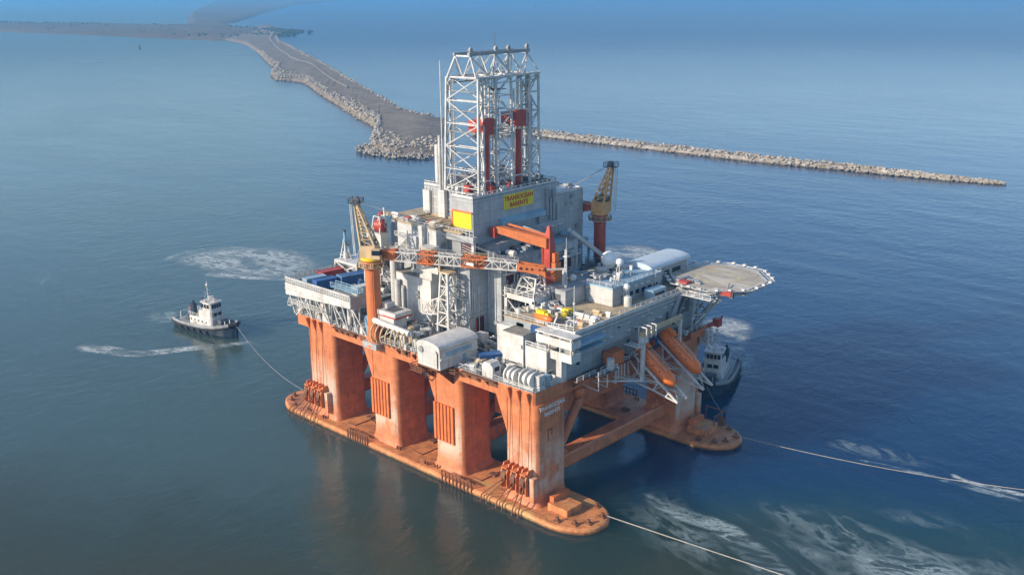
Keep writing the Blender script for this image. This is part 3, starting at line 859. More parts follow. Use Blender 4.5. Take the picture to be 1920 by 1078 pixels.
add(lo, 'catwalk_machine', 'grey', lambda m: (m.ext([(-13.6, 53), (-13.6, 55.6), (6, 57), (6, 55.6)], 'x', 6.2, 9.4), m.box(6, 11, -13.8, -12, 52.9, 54.6)))
add(lo, 'opening', 'maroon', lambda m: (m.box(13.5, 13.62, -12, -7, 45, 51), m.box(13.5, 13.6, 8, 14, 42, 50)))
def f(m):
    rg = random.Random(21)
    for k in range(13): y = rg.uniform(-13, 16); m.cyl((13.9, y, 33), (13.9, y, rg.uniform(42, 51)), rg.uniform(.12, .4), n=8)
    for z in (38, 44.8, 49): m.box(13.5, 15, -13.5, 16.5, z, z+.15); m.rail([(14.9, -13.5, z+.15), (14.9, 16.5, z+.15)], r=.06)
add(lo, 'riser_pipe', 'steel', f)

# tan-roofed house on the left
th = house('mud_module', 'white walled house with a tan flat roof just left of the yellow panel', 'building', -17.6, -2.4, -21.5, -9.5, 52.8, 59.6, 'wall', 'tan', .4, True)
add(th, 'roof_wing', 'tan', lambda m: (m.box(-26, -17.75, -17.5, -3, 59.5, 59.85), m.box(-2.3, 5, -19.6, -15.95, 59.3, 59.7)))
add(th, 'roof_wing_wall', 'gwall', lambda m: m.box(-25.6, -17.65, -17.1, -3.4, 44, 59.48))
add(th, 'stair_tower', 'wall', lambda m: (m.box(-5.8, -1.2, -24.6, -21.55, 47, 55.6), m.box(-11, -8, -23.6, -21.55, 50, 57.5), m.box(-7.5, -6.2, -23, -21.55, 55, 60.5)))
add(th, 'vent_cowl', 'white', lambda m: (m.cyl((-12, -19, 59.8), (-12, -19, 61), .5), m.cbox((-5, -19.5, 59.8), (1.8, 1.4, 1.5)), m.cbox((-17, -20, 59.8), (1.2, 1.2, 1.1))))
add(th, 'red_reel', 'redpaint', lambda m: (m.cyl((-15.6, -20, 60.6), (-14, -20, 60.6), .8), m.beam((-14, -19.5, 60.3), (-9, -18, 60.6), .25)))
def f(m):
    for z in (53, 56.3): m.box(-17.4, -6, -22.8, -21.55, z, z+.15); m.rail([(-17.4, -22.7, z), (-6, -22.7, z)], r=.07)
    m.stair((-16.5, -22.2, 53.1), (-12.5, -22.2, 56.4)); m.stair((-6.5, -22.3, 53.1), (-11, -22.3, 56.5))
add(th, 'stair', 'steel', f)
add(th, 'roof_pipes', 'cream', lambda m: [m.tube([(-17+i*2.6, -10.7, 59.9), (-20+i*3.1, -20.5+i*.3, 60.2), (-16+i*2.4, -20.5+i*.3, 60.2)], .16) for i in range(6)])
add(th, 'leg', 'grey', lambda m: [m.beam((x, y, z), (x, y, 52.8), .7) for x, y, z in ((-25, -16.4, D), (-17, -20.8, D), (-12, -20.9, 46.8), (-3.2, -20.9, 46.8))])

# block E: white house with a flat grey roof below the boom
be = house('mud_pump_house', 'white windowless house with a flat grey roof under the crane boom', 'building', -16, -2.4, -24, -12.1, D, 46.6, 'white', 'deck', 0.15)
add(be, 'upper_wall', 'grey', lambda m: (m.box(-16, -2.6, -13.2, -12.1, 46.8, 52.7), m.box(-12, -8, -16, -13.2, 46.8, 50)))
add(be, 'exhaust_column', 'wall', lambda m: (m.cyl((-17.2, -23.6, D), (-17.2, -23.6, 53), 1.1, n=16), m.cyl((-14.6, -24.9, 33), (-14.6, -24.9, 45), .8), m.cyl((-12.6, -24.7, 36), (-12.6, -24.7, 43), .5)))
add(be, 'gallery', 'white', lambda m: (m.box(-6.4, 2, -25.3, -22.2, 49.4, 50.0), m.box(-6.4, 2, -25.35, -25.2, 50, 51.2), m.rail([(-6.4, -22.3, 50), (2, -22.3, 50)])))
add(be, 'gallery_leg', 'steel', lambda m: [m.beam((x, -24.2, 46.6 if x < -3 else D), (x, -24.2, 49.4), .3) for x in (-6, 1.6)])

# gray tower G with the tall dark doorway
tg = house('shale_shaker_tower', 'tall plain grey tower with a dark maroon doorway at its foot', 'building', -.6, 8.4, -20.6, -14.2, D, 51.6, 'gwall', 'grey', .2, ribs=0)
add(tg, 'doorway', 'maroon', lambda m: m.box(8.4, 8.5, -18.2, -15.4, D+.3, 37.4))
add(tg, 'door_leaf', 'redpaint', lambda m: m.box(8.4, 8.62, -19.0, -18.2, D+.3, 37.2))
add(tg, 'ledge', 'gwall', lambda m: (m.box(-.7, 8.9, -21.1, -14.2, 38.2, 38.7), m.box(8.4, 8.75, -20.6, -20.2, 38.7, 51.5), m.box(8.4, 8.75, -14.6, -14.2, 31, 51.5)))
def f(m):
    for i, z in enumerate((34, 38.7, 43, 47)):
        m.box(-.2, 7.6, -22.3, -20.62, z, z+.15); m.rail([(-.2, -22.2, z+.15), (7.6, -22.2, z+.15)], r=.06)
        m.stair((0 if i % 2 else 7, -21.5, z+.1), (5 if i % 2 else 2, -21.5, z+4.2))
add(tg, 'stair', 'steel', f)
gb = house('pipe_deck_module', 'narrow grey module between the plain tower and the front platform', 'building', 8.9, 13.2, -13.9, -6, D, 46.4, 'gwall', 'grey', .2)
def f(m):
    for z in (35, 39.5, 43.6): m.box(13.2, 14.8, -13.8, -6, z, z+.14); m.rail([(14.7, -13.8, z+.14), (14.7, -6, z+.14)], r=.07)
    for y in (-13, -10.6, -8): m.cyl((13.9, y, D), (13.9, y, 46), .28, n=8)
add(gb, 'gallery', 'steel', f)

# V-door portal
pt = thing('portal_frame', 'grey portal frame with a dark opening beneath the yellow panel', 'gantry', (2, -18, 47))
add(pt, 'crossbeam', 'gwall', lambda m: (m.box(-4.4, 8.6, -18.9, -17.4, 57.2, 58.9),))
add(pt, 'rail', 'steel', lambda m: m.rail([(-4.4, -18.8, 58.9), (8.6, -18.8, 58.9)], h=1.5, r=.08, sp=1.3))
for x in (-4, 8.0): add(pt, 'leg', 'white', lambda m: m.beam((x, -18.2, 46.9 if x < 0 else 51.8), (x, -18.2, 57.2), .8))
add(pt, 'dark_opening', 'maroon', lambda m: (m.box(2.6, 7.2, -17.2, -15.9, 51.7, 57),))
add(pt, 'side_panel', 'grey', lambda m: (m.box(-3.6, 2.6, -17.4, -15.9, 47.3, 57.1), m.box(-3.6, 8, -17.5, -15.9, 46.8, 47.28)))
def f(m):
    for k in range(6): m.beam((3, -17.4, 52.6+k*.7), (7, -17.5, 51.9+k*.7), .14)
add(pt, 'pipe_stack', 'steel', f)

# ------------------------------------------------------------------ the drilling tower
dk = thing('drilling_tower', 'open white lattice drilling tower of three legs with red hydraulic rams', 'drilling derrick', (-4, 1.5, 67.7))
def box4(x0, x1, y0, y1, z): return [(x0, y0, z), (x1, y0, z), (x1, y1, z), (x0, y1, z)]
ZB, ZT = 67.8, 97.6
TW = ((-10.2, 2.4, -10.4, -8.2), (-4.2, 2.2, -3.4, 2.8), (-3.0, 2.2, 9.6, 13.6))
for i, (x0, x1, y0, y1) in enumerate(TW):
    mb = MB()
    mb.lattice(box4(x0, x1, y0, y1, ZB), box4(x0+.9, x1-.1, y0+(.6 if i == 0 else .2), y1-.2, ZT), 6 if i else 5, .26, .12)
    lt = part('lattice_leg', mb, 'steel', dk)
    mb = MB()
    for z in (72, 78, 83.5, 89, 94):
        mb.box(x0+.9, x1-1.4, y0+.5, y1-.5, z, z+.16)
    mb.ladder((x0+2.5, (y0+y1)/2, ZB), (x0+2.5, (y0+y1)/2, ZT), .8, .08)
    part('platform', mb, 'grey', lt)
    if i:
        ym = (y0+y1)/2
        mb = MB(); mb.cyl((x0+1.6, ym-1.0, ZB), (x0+1.6, ym-1.0, ZT-2), .26, n=8); mb.cyl((x0+3.4, ym+.8, ZB), (x0+3.4, ym+.8, ZT-6), .3, n=8)
        part('standpipe', mb, 'white', lt)
mb = MB()
# crown truss joining the three legs, peaked over each
for y in (-12, 14): pass
zc, zp = 97.6, 103.0
yl = [-10.2, -7.6, -4.3, .0, 3.9, 8.7, 14.0]
for x in (-8.6, 2.1):
    for a, b in zip(yl, yl[1:]): mb.beam((x, a, zc), (x, b, zc), .5)
    for a, b in zip(yl, yl[1:]): mb.beam((x, a, zc-1.6), (x, b, zc), .26)
    mb.beam((x, -10.2, zc-1.6), (x, 14, zc-1.6), .36)
pk = [-9.6, -.4, 4.4, 11.6]
for y in pk:
    for x, dx in ((-8.6, -6), (2.1, -.4)):
        for yy in (y-3.6, y+3.6):
            mb.beam((x, max(-10.2, min(14, yy)), zc), (dx, y, zp), .42)
    mb.beam((-8.6, y, zc), (2.1, y, zc), .36); mb.beam((-6, y, zp), (-.4, y, zp), .4); mb.beam((-3.2, y, zc), (-6, y, zp), .26); mb.beam((-3.2, y, zc), (-.4, y, zp), .26)
for a, b in zip(pk, pk[1:]): mb.beam((-.4, a, zp), (2.1, (a+b)/2, zc), .26); mb.beam((-.4, b, zp), (2.1, (a+b)/2, zc), .26)
cr = part('crown_truss', mb, 'steel', dk)
part('crown_deck', MB().box(-8.2, 1.8, -10, 13.8, 97.3, 97.46), 'grey', cr)
mb = MB(); mb.beam((-.4, -10.4, zp+.5), (-.4, 12.4, zp+.5), .8, .9); mb.beam((-6, -10.2, zp+.4), (-6, 12.2, zp+.4), .6, .7); part('crown_beam', mb, 'grey', dk)
for y in pk: part('sheave', MB().cyl((-.75, y, zp+1.5), (-.05, y, zp+1.5), .55, n=14).box(-.7, -.1, y-.25, y+.25, zp+.9, zp+2.2), 'grey', dk)
part('lightning_rod', MB().cyl((-3, 2, zp+.6), (-3, 2, zp+5.5), .09, .05, 6), 'dgrey', dk)
for y, dz in ((-6.2, 0), (6.2, 1.0)):
    rm = part('hydraulic_ram', MB().cyl((1.2, y, ZB), (1.2, y, 83.2), .78, n=16), 'redpaint', dk)
    part('ram_rod', MB().cyl((1.2, y, 83.2), (1.2, y, ZT-1), .3, n=10).cyl((1.2, y-1.6, ZB), (1.2, y-1.6, 94), .24, n=8).cyl((1.0, y+1.5, ZB), (1.0, y+1.5, ZT), .26, n=8), 'white', rm)
    mb = MB(); mb.ext([(y-2.4, 84+dz), (y-1.3, 83+dz), (y+1.6, 83+dz), (y+1.9, 87.2+dz), (y-1.6, 87.4+dz), (y-2.4, 86.5+dz)], 'x', -.6, 2.6); mb.box(-3.4, -.6, y-1.8, y+.6, 83.6+dz, 86.6+dz)
    part('travelling_yoke', mb, 'redpaint', dk)
part('whip_mast', MB().cyl((-11.8, -9.7, 60), (-11.8, -9.7, 101.5), .22, .12, 8).cyl((-12.6, -9.9, 62), (-12.6, -9.9, 82), .42, n=10), 'steel', dk)
part('vent_pipe', MB().cyl((-16, -7.5, 67.7), (-16, -7.5, 79), .85, n=14).cyl((-17.4, -6, 67.7), (-17.4, -6, 76.5), .6, n=12), 'white', dk)
mb = MB()
for k in range(5): mb.beam((-9.8, -9.8+k*1.7, 69), (1.8, -9.8+k*1.7, 69), .2)
mb.beam((2.1, -10.3, 71), (2.1, 14, 71), .3); mb.beam((-8.6, -10.3, 71), (-8.6, 14, 71), .3)
for a, b in ((-10, -4.4), (4, 8.6)):
    mb.beam((-4.2, a, 68), (-4.2, b, 74), .2); mb.beam((-4.2, b, 68), (-4.2, a, 74), .2); mb.beam((-4.2, a, 74), (-4.2, b, 74), .24)
part('lower_tie', mb, 'steel', dk)

# ------------------------------------------------------------------ living quarters
ac = thing('living_quarters', 'long blue grey living quarters along the front edge with a tan flat roof', 'building', (35, 4, D))
mb = MB(); mb.box(27, 42.4, -23.2, 31, D, 36.0); part('lower_wall', mb, 'acc', ac)
mb = MB(); mb.box(22, 44.4, -21.6, 27, 36.05, 41.7); part('upper_wall', mb, 'acc', ac)
mb = MB(); mb.box(21.6, 44.6, -21.8, 27, 41.72, 42.0); part('roof', mb, 'tan', ac)
mb = MB(); mb.box(44.2, 44.62, -21.8, 27, 42.0, 42.75); mb.box(36, 44.2, -21.82, -21.6, 42.0, 42.6); part('parapet', mb, 'white', ac)
mb = MB()
mb.box(35.5, 46.4, -25.2, -21.85, 36.1, 36.9); mb.box(35.5, 46.4, -25.25, -25.05, 36.9, 38.2); mb.box(46.25, 46.45, -25.05, -21.85, 36.9, 38.2)
mb.box(35.5, 46.4, -25.2, -21.85, 39.4, 40.0); mb.box(35.5, 46.4, -25.25, -25.05, 40.0, 41.3); mb.box(46.25, 46.45, -25.05, -21.85, 40.0, 41.3)
mb.box(35.3, 46.6, -25.4, -21.85, 41.9, 42.25)
for x in (36, 39.4, 42.8, 46): mb.beam((x, -25, 36.9), (x, -25, 41.9), .3)
part('balcony', mb, 'white', ac)
mb = MB(); mb.box(44.4, 46.6, -21.8, -12.5, 39.6, 40.2); mb.box(44.4, 46.4, -21.8, -12.5, 38.1, 38.3); part('canopy', mb, 'pblue', ac)
mb = MB(); mb.box(41.6, 43.2, -25, -23.2, D, 36.05); mb.box(38.8, 41.5, -23.5, -23.2, D, 35.9); part('corner_post', mb, 'white', ac)
k = 0
for z, ys in ((39.6, [-11+i*3.2 for i in range(12)]), (37.4, [-18+i*3.4 for i in range(13)])):
    for y in ys:
        o = part('window', MB().box(44.4, 44.5, y-.3, y+.3, z-.3, z+.25), 'glass', ac) if k % 4 == 2 else None
        if (k*7) % 3 != 1: part('window_hood', MB().box(44.4, 44.95, y-.75, y+.75, z+.42, z+.62), 'white', o or ac)
        k += 1
for y in (-18, -8, 2, 12, 22): part('window', MB().box(42.4, 42.5, y-.5, y+.5, 33, 34), 'glass', ac)
part('door', MB().box(44.4, 44.52, 15.5, 16.6, 36.3, 38.5), 'dgrey', ac)
part('roof_gutter', MB().tube([(44.7, -21, 41.2), (44.7, 27, 41.2)], .14), 'steel', ac)
mb = MB(); mb.rail([(44, -4, 42.75), (44, 27, 42.75)], r=.06, h=.8); mb.rail([(22, -21.6, 42), (35, -21.6, 42), (44, -21.6, 42.6)], r=.07); part('roof_rail', mb, 'steel', ac)
part('ladder', MB().ladder((44.8, 7, 31), (44.8, 7, 41.8), .7, .07), 'white', ac)
part('side_brace', MB().beam((45, 21, 42), (45.6, 15, 34), .9, .6).beam((45, 24.5, 42), (45.6, 18, 34), .25), 'grey', ac)
part('recess', MB().box(44.4, 44.46, 20.5, 26.4, 36.3, 40.5), 'dgrey', ac)
# penthouse block on the roof
ph = house('radio_house', 'pale blue grey roof house with a row of white lamps, behind the small white radomes', 'building', 29.4, 38, 1.0, 22.5, 42.02, 46.4, 'acc', 'pblue', .35)
add(ph, 'end_wall', 'wall', lambda m: (m.box(30.6, 38.1, .8, 1.0, 42.1, 46.6),))
add(ph, 'lamp_row', 'white', lambda m: [m.box(38, 38.3, 10+i*2.7, 11.2+i*2.7, 45.3, 45.7) for i in range(4)])
add(ph, 'window', 'glass', lambda m: [m.box(38, 38.06, 8+i*2.7, 9.6+i*2.7, 43.3, 44.4) for i in range(5)])
add(ph, 'parapet_rail', 'steel', lambda m: m.rail([(29.6, 1.2, 46.9), (37.8, 1.2, 46.9), (37.8, 22.3, 46.9)], r=.06, h=.9))
ph2 = house('equipment_room', 'lower grey room with a dark open bay, tucked left of the roof house', 'building', 22, 29.2, -7, 8, 42.02, 45.8, 'gwall', 'grey', .3)
add(ph2, 'dark_bay', 'dgrey', lambda m: m.box(24, 27.6, -7.08, -7, 42.2, 45))
ph3 = house('control_cabin', 'small pale box cabin on the front slope of the roof, right of the white tank', 'cabin', 39.6, 42.4, 12.4, 18.2, 42.02, 44.2, 'pblue', 'pblue', .1)
add(ph3, 'window', 'glass', lambda m: m.box(42.4, 42.46, 13.2, 17.4, 42.9, 43.7))
# round-roofed shelter
sh = thing('round_roof_shelter', 'pale shelter with a smooth rounded roof standing left of the helideck', 'shelter', (27, 36, 42))
def arc(y0, y1, z0, z1, n=8):
    c = (y0+y1)/2; a = (y1-y0)/2
    return [(c+a*math.cos(math.pi*i/n), z0+(z1-z0)*math.sin(math.pi*i/n)) for i in range(n+1)]
def arcx(x0, x1, z0, z1, n=8):
    c = (x0+x1)/2; a = (x1-x0)/2
    return [(c+a*math.cos(math.pi*i/n), z0+(z1-z0)*math.sin(math.pi*i/n)**.7) for i in range(n+1)]
part('roof', MB().ext(arcx(25.8, 35.6, 46.6, 48.2), 'y', 21.5, 40.0, True), 'palewhite', sh)
part('wall', MB().box(26.3, 34.8, 27.2, 38.6, 42.02, 46.58), 'acc', sh)
part('post', MB().beam((35, 39, 42), (35, 39, 46.6), .4).beam((35, 24.2, 42), (35, 24.2, 46.6), .4).beam((26.3, 24.2, 42), (26.3, 24.2, 46.6), .4), 'steel', sh)
part('window', MB().box(34.8, 34.88, 28.4, 30.4, 43.2, 45.2).box(34.8, 34.88, 32, 36, 42.6, 45.2), 'glass', sh)
part('foundation', MB().box(23, 38, 27.1, 39.4, D, 41.98), 'acc', sh)

# ------------------------------------------------------------------ helideck
HC = V((46.8, 36.2, 44.0)); HR = 13.4
hd = thing('helideck', 'eight-sided tan helicopter deck jutting over the water at the right corner', 'helideck', HC)
def octa(r, z, a0=22.5, c=HC): return [V((c.x+r*math.cos(R(a0+45*i)), c.y+r*math.sin(R(a0+45*i)), z)) for i in range(8)]
part('landing_deck', MB().loft([octa(HR, 43.4), octa(HR, 44.0)], False), 'heli', hd)
mb = MB()
def ring(m, ra, rb, z, n=48, c=HC):
    vs = []
    for i in range(n):
        t = 2*math.pi*i/n
        vs += [(c.x+ra*math.cos(t), c.y+ra*math.sin(t), z), (c.x+rb*math.cos(t), c.y+rb*math.sin(t), z)]
    m.add(vs, [(2*i, 2*i+1, (2*i+3) % (2*n), (2*i+2) % (2*n)) for i in range(n)])
ring(mb, 5.2, 6.0, 44.006)
part('landing_circle', mb, paint('worn_yellow_marking', (.52, .43, .24), .7, .25), hd)
o8 = octa(HR-.25, 44.006); i8 = octa(HR-.7, 44.006); mb = MB(); mb.add(o8+i8, [(i, (i+1) % 8, 8+(i+1) % 8, 8+i) for i in range(8)])
part('edge_line', mb, 'white', hd)
a8 = octa(HR+.1, 43.7); b8 = octa(HR+1.7, 44.15); mb = MB()
for i in range(8):
    for k in range(9):
        t = k/8; mb.beam(a8[i].lerp(a8[(i+1) % 8], t), b8[i].lerp(b8[(i+1) % 8], t), .09)
    mb.beam(b8[i], b8[(i+1) % 8], .2); mb.beam(a8[i].lerp(b8[i], .5), a8[(i+1) % 8].lerp(b8[(i+1) % 8], .5), .1)
nt_ = part('safety_net', mb, 'steel', hd)
for i in range(8):
    for k in (.2, .5, .8): part('raft_canister', MB().cbox(b8[i].lerp(b8[(i+1) % 8], k)+V((0, 0, .1)), (.9, .9, .45)), 'white', nt_)
mb = MB()
lo8 = octa(HR-1.2, 42.2)
for i in range(8):
    mb.beam(lo8[i], lo8[(i+1) % 8], .3); mb.beam(lo8[i], octa(HR-.6, 43.4)[i], .25)
    mb.beam(lo8[i].lerp(lo8[(i+1) % 8], .5), octa(HR-.6, 43.4)[i], .2); mb.beam(lo8[i], lo8[(i+3) % 8], .3)
legs = [((43.6, 29.0, D), (45.5, 27.6, 42.2)), ((43.6, 32.6, D), (52, 30, 42.2)), ((42, 33.4, D), (50, 38, 42.2)), ((40, 33.4, D), (44, 45, 42.2)), ((36, 33, D), (39, 44, 42.2)), ((43.2, 32, D), (43.2, 33, 42.2)), ((43.4, 29.2, D), (52, 36, 42.2)), ((41.5, 33.5, D), (47, 44, 42.2)), ((38, 33, D), (38, 33, 42.2))]
for a, b in legs: mb.beam(a, b, .5)
for z in (34.5, 38.5):
    t = (z-D)/11.6; q = [V(a).lerp(V(b), t) for a, b in legs[:5]]
    for a, b in zip(q, q[1:]): mb.beam(a, b, .28)
part('support_truss', mb, 'steel', hd)
mb = MB(); mb.box(42.6, 44.4, 22.6, 30.2, 43.0, 43.25); mb.rail([(44.3, 22.6, 43.25), (44.3, 30.2, 43.25)], r=.07); mb.stair((47.4, 22.2, 42.2), (53.6, 24.6, 43.6), 1.4)
mb.box(44.4, 54, 21.2, 23.2, 42.0, 42.2); mb.rail([(44.4, 21.3, 42.2), (54, 21.3, 42.2)], r=.07)
part('access_walkway', mb, 'steel', hd)
part('fire_monitor_box', MB().cbox((43.4, 25.4, 43.2), (2.6, 2.2, 1.5)), 'redpaint', hd)
part('fire_monitor_box', MB().cbox((56.2, 25.6, 43.1), (3.0, 1.5, 1.0)), 'redpaint', hd)
part('monitor_pipe', MB().beam((56, 26.2, 44), (53.5, 31, 44.6), .22).cbox((57.6, 25.6, 42.6), (1, 1, 1.4)), 'dgrey', hd)
mb = MB(); mb.cbox((41.2, 27.6, 44.05), (1.2, 5.0, .7)); mb.cbox((44.0, 28.5, 44.05), (4.0, 1.0, .35)); mb.cbox((46.6, 27.0, 44.05), (1.6, 1.0, .5)); part('landing_net_roll', mb, 'grey', hd)

# ------------------------------------------------------------------ domes and masts
def radome(label, x, y, z, r, h, legs=4):
    t = thing('radome', label, 'radome', (x, y, z))
    q = MB(); q.ball((x, y, z+h+r*.86), r, 24, 14); part('dome', q, 'dome', t)
    q = MB()
    for i in range(legs):
        a = 2*math.pi*i/legs+.6; q.beam((x+r*.95*math.cos(a), y+r*.95*math.sin(a), z), (x+r*.5*math.cos(a), y+r*.5*math.sin(a), z+h), .2)
    q.cyl((x, y, z+h-.25), (x, y, z+h+.1), r*.6, n=16); part('stand', q, 'steel', t)
    return t
radome('largest white radome ball, standing on the roof of the living quarters', 25.8, 15.2, 46.6, 2.25, 1.0)
radome('small white radome on a lattice stand just right of the largest dome', 31.6, 12.2, 46.6, 1.0, 2.9)
radome('small white radome on a stand above the white tank, nearest the front edge', 38.9, 5.6, 43.2, .95, 2.4)
t = thing('storage_tank', 'upright white cylindrical tank on the tan roof below the front small radome', 'tank', (40.4, 4.2, 42))
part('shell', MB().cyl((40.4, 4.2, 42.02), (40.4, 4.2, 44.4), 1.0, n=18).cyl((40.4, 4.2, 44.4), (40.4, 4.2, 44.7), 1.0, .5, 18), 'white', t)
part('valve', MB().cyl((40.4, 4.2, 44.7), (40.4, 4.2, 45.0), .2, n=8), 'grey', t)
t = thing('storage_tank', 'small rounded grey tank behind the roof house, near the front platform', 'tank', (21, 6, 45.9))
part('shell', MB().ball((24, 2.2, 46.8), 1.05, 16, 10), 'white', t); part('saddle', MB().cbox((24, 2.2, 45.98), (1.4, 1.4, .4)), 'grey', t)

# ------------------------------------------------------------------ deck cranes
def crane(label, base, ztop, rad, head, Lb, drop, A, pedm, far=False):
    x, y, z = base; hx = V((math.cos(head), math.sin(head), 0)); sx = V((-hx.y, hx.x, 0)); c = V((x, y, 0)); Z = V((0, 0, 1))
    t = thing('deck_crane', label, 'crane', base)
    q = MB(); q.cyl((x, y, z), (x, y, ztop), rad, n=28); q.cyl((x, y, z), (x, y, z+.5), rad*1.25, n=28); q.cyl((x, y, ztop-3.2), (x, y, ztop), rad, rad*1.35, 28); pd = part('pedestal', q, pedm, t)
    q = MB(); q.ladder((x+rad*.9, y-rad*.75, z+.5), (x+rad*.9, y-rad*.75, ztop-1), .7, .07); part('ladder', q, 'orange', pd)
    q = MB()
    ringp = [c+V((math.cos(i*math.pi/6)*rad*1.9, math.sin(i*math.pi/6)*rad*1.9, ztop-1.6)) for i in range(13)]
    q.cyl((x, y, ztop-1.75), (x, y, ztop-1.6), rad*1.9, n=24); q.rail(ringp, r=.08, sp=1.2); part('gallery', q, 'cream', t)
    q = MB(); cm = 'amber' if far else 'cream'; q.cyl((x, y, ztop), (x, y, ztop+.7), rad*1.5, n=28); part('slew_ring', q, 'yellow' if not far else cm, t)
    def P(a, b, h): return c+hx*a+sx*b+Z*(ztop+h)
    q = MB()
    pts = []
    for a, b, h in ((-2.6, -1.9, .7), (2.0, -1.9, .7), (2.0, 1.9, .7), (-2.6, 1.9, .7), (-2.6, -1.9, 3.8), (1.6, -1.9, 3.8), (1.6, 1.9, 3.8), (-2.6, 1.9, 3.8)): pts.append(P(a, b, h))
    q.add(pts, [(3, 2, 1, 0), (4, 5, 6, 7), (0, 1, 5, 4), (1, 2, 6, 5), (2, 3, 7, 6), (3, 0, 4, 7)])
    hs = part('machinery_house', q, cm, t)
    q = MB(); pts = [P(a, b, h) for h in (.9, 3.4) for a, b in ((1.0, -3.6), (3.4, -3.6), (3.4, -1.95), (1.0, -1.95))]
    q.add(pts, [(3, 2, 1, 0), (4, 5, 6, 7), (0, 1, 5, 4), (1, 2, 6, 5), (2, 3, 7, 6), (3, 0, 4, 7)])
    cb = part('cab', q, cm, t)
    q = MB(); pts = [P(a, b, h) for h in (1.9, 3.2) for a, b in ((1.3, -3.66), (3.46, -3.66), (3.46, -2.1), (1.3, -2.1))]
    q.add(pts, [(0, 1, 5, 4), (1, 2, 6, 5)]); part('cab_window', q, 'glass', cb)
    # winches and the A-frame
    q = MB()
    for a in (-1.6, .1): q.cyl(P(a, -1.3, 4.6), P(a, 1.3, 4.6), .85, n=16)
    part('winch_drum', q, 'dgrey', t)
    q = MB(); H = A
    for b in (-1.6, 1.6):
        q.beam(P(-2.3, b, 3.6), P(-3.8, b*.45, H), .5); q.beam(P(1.5, b, 3.6), P(-3.2, b*.45, H), .42)
        for k in range(1, 6):
            u_ = k/6; a1 = P(-2.3, b, 3.6).lerp(P(-3.8, b*.45, H), u_); a2 = P(1.5, b, 3.6).lerp(P(-3.2, b*.45, H), u_)
            q.beam(a1, a2, .2); q.beam(a1, P(1.5, b, 3.6).lerp(P(-3.2, b*.45, H), (k-1)/6), .18)
    for k in range(7):
        u_ = k/6; q.beam(P(-2.3, -1.6, 3.6).lerp(P(-3.8, -.72, H), u_), P(-2.3, 1.6, 3.6).lerp(P(-3.8, .72, H), u_), .2)
        q.beam(P(1.5, -1.6, 3.6).lerp(P(-3.2, -.72, H), u_), P(1.5, 1.6, 3.6).lerp(P(-3.2, .72, H), u_), .2)
    af = part('a_frame', q, cm, t)
    q = MB(); pl_ = [P(a, b, H) for a, b in ((-5, -1.6), (-2, -1.6), (-2, 1.6), (-5, 1.6))]
    q.add(pl_+[p+Z*.2 for p in pl_], [(3, 2, 1, 0), (4, 5, 6, 7), (0, 1, 5, 4), (1, 2, 6, 5), (2, 3, 7, 6), (3, 0, 4, 7)]); q.rail([p+Z*.2 for p in pl_]+[pl_[0]+Z*.2], r=.06); q.cyl(P(-3.4, -.7, H+.9), P(-3.4, .7, H+.9), .75, n=14); part('top_sheave', q, 'dgrey', af)
    # back mast with ladder
    q = MB(); q.ladder(P(-4.0, -1.5, 1), P(-4.6, -1.2, H), .6, .07); part('mast_ladder', q, 'steel', af)
    # boom
    b0 = P(2.4, 0, 1.6); b1 = b0+hx*Lb-Z*drop; d = (b1-b0).normalized(); up = sx.cross(d)*-1 if sx.cross(d).z < 0 else sx.cross(d)
    segs = [(0, .10, 1), (.10, .235, 0), (.235, .34, 1), (.34, .50, 0), (.50, .64, 1), (.64, .83, 0)]
    wdt = [.5, 1.5, 1.55, 1.5, 1.45, 1.4, 1.2]; hgt = [.7, 1.15, 1.2, 1.15, 1.1, 1.05, .95]
    for k, (ta, tb, isor) in enumerate(segs):
        if far and ta > .6: break
        q = MB()
        def sec(t_, i): p = b0.lerp(b1, t_); return [p+sx*wdt[i]*s1+up*hgt[i]*s2 for s1, s2 in ((-1, -1), (1, -1), (1, 1), (-1, 1))]
        q.lattice(sec(ta, k), sec(tb, k+1), max(2, round((tb-ta)*Lb/1.9)), .17 if not isor else .2, .1)
        bs = part('boom_section', q, 'orange' if isor else 'white', t)
        if isor and k == 0:
            q = MB(); s1, s2 = sec(ta, k), sec(tb*.9, k+1); q.loft([s1, s2], False); part('boom_foot', q, 'redpaint' if far else 'orange', bs)
        q = MB(); a_, b_ = b0.lerp(b1, ta), b0.lerp(b1, tb)
        q.rail([a_+sx*wdt[k]+up*hgt[k], b_+sx*wdt[k+1]+up*hgt[k+1]], r=.05, sp=2.4, h=.9); q.beam(a_-up*hgt[k]*.3, b_-up*hgt[k+1]*.3, .9, .1); part('boom_walkway', q, 'cream' if isor else 'grey', bs)
    q = MB()
    if not far:
        for s_ in (-1.15, 1.15):
            pA = b0.lerp(b1, .83)+sx*s_; pB = b0.lerp(b1, .985)+sx*s_; pC = b0.lerp(b1, 1.0)+sx*s_
            pts = [pA-up*.95, pB-up*1.6, pC-up*2.2, pC-up*1.0, pB+up*.5, pA+up*.95]
            q.add([p-sx*.15 for p in pts]+[p+sx*.15 for p in pts], [(5, 4, 3, 2, 1, 0), (6, 7, 8, 9, 10, 11)]+[(i, (i+1) % 6, 6+(i+1) % 6, 6+i) for i in range(6)])
        for u_ in (.83, .88, .93, .985): p = b0.lerp(b1, u_); q.beam(p-sx*1.15, p+sx*1.15, .5)
        tip = part('boom_tip', q, 'orange', t)
        q = MB()
        for u_, r_ in ((.855, .38), (.89, .3), (.92, .28), (.965, .24), (.985, .22)):
            p = b0.lerp(b1, u_)-up*.25; q.cyl(p-sx*1.42, p+sx*1.42, r_, n=12)
        part('sheave', q, 'maroon', tip)
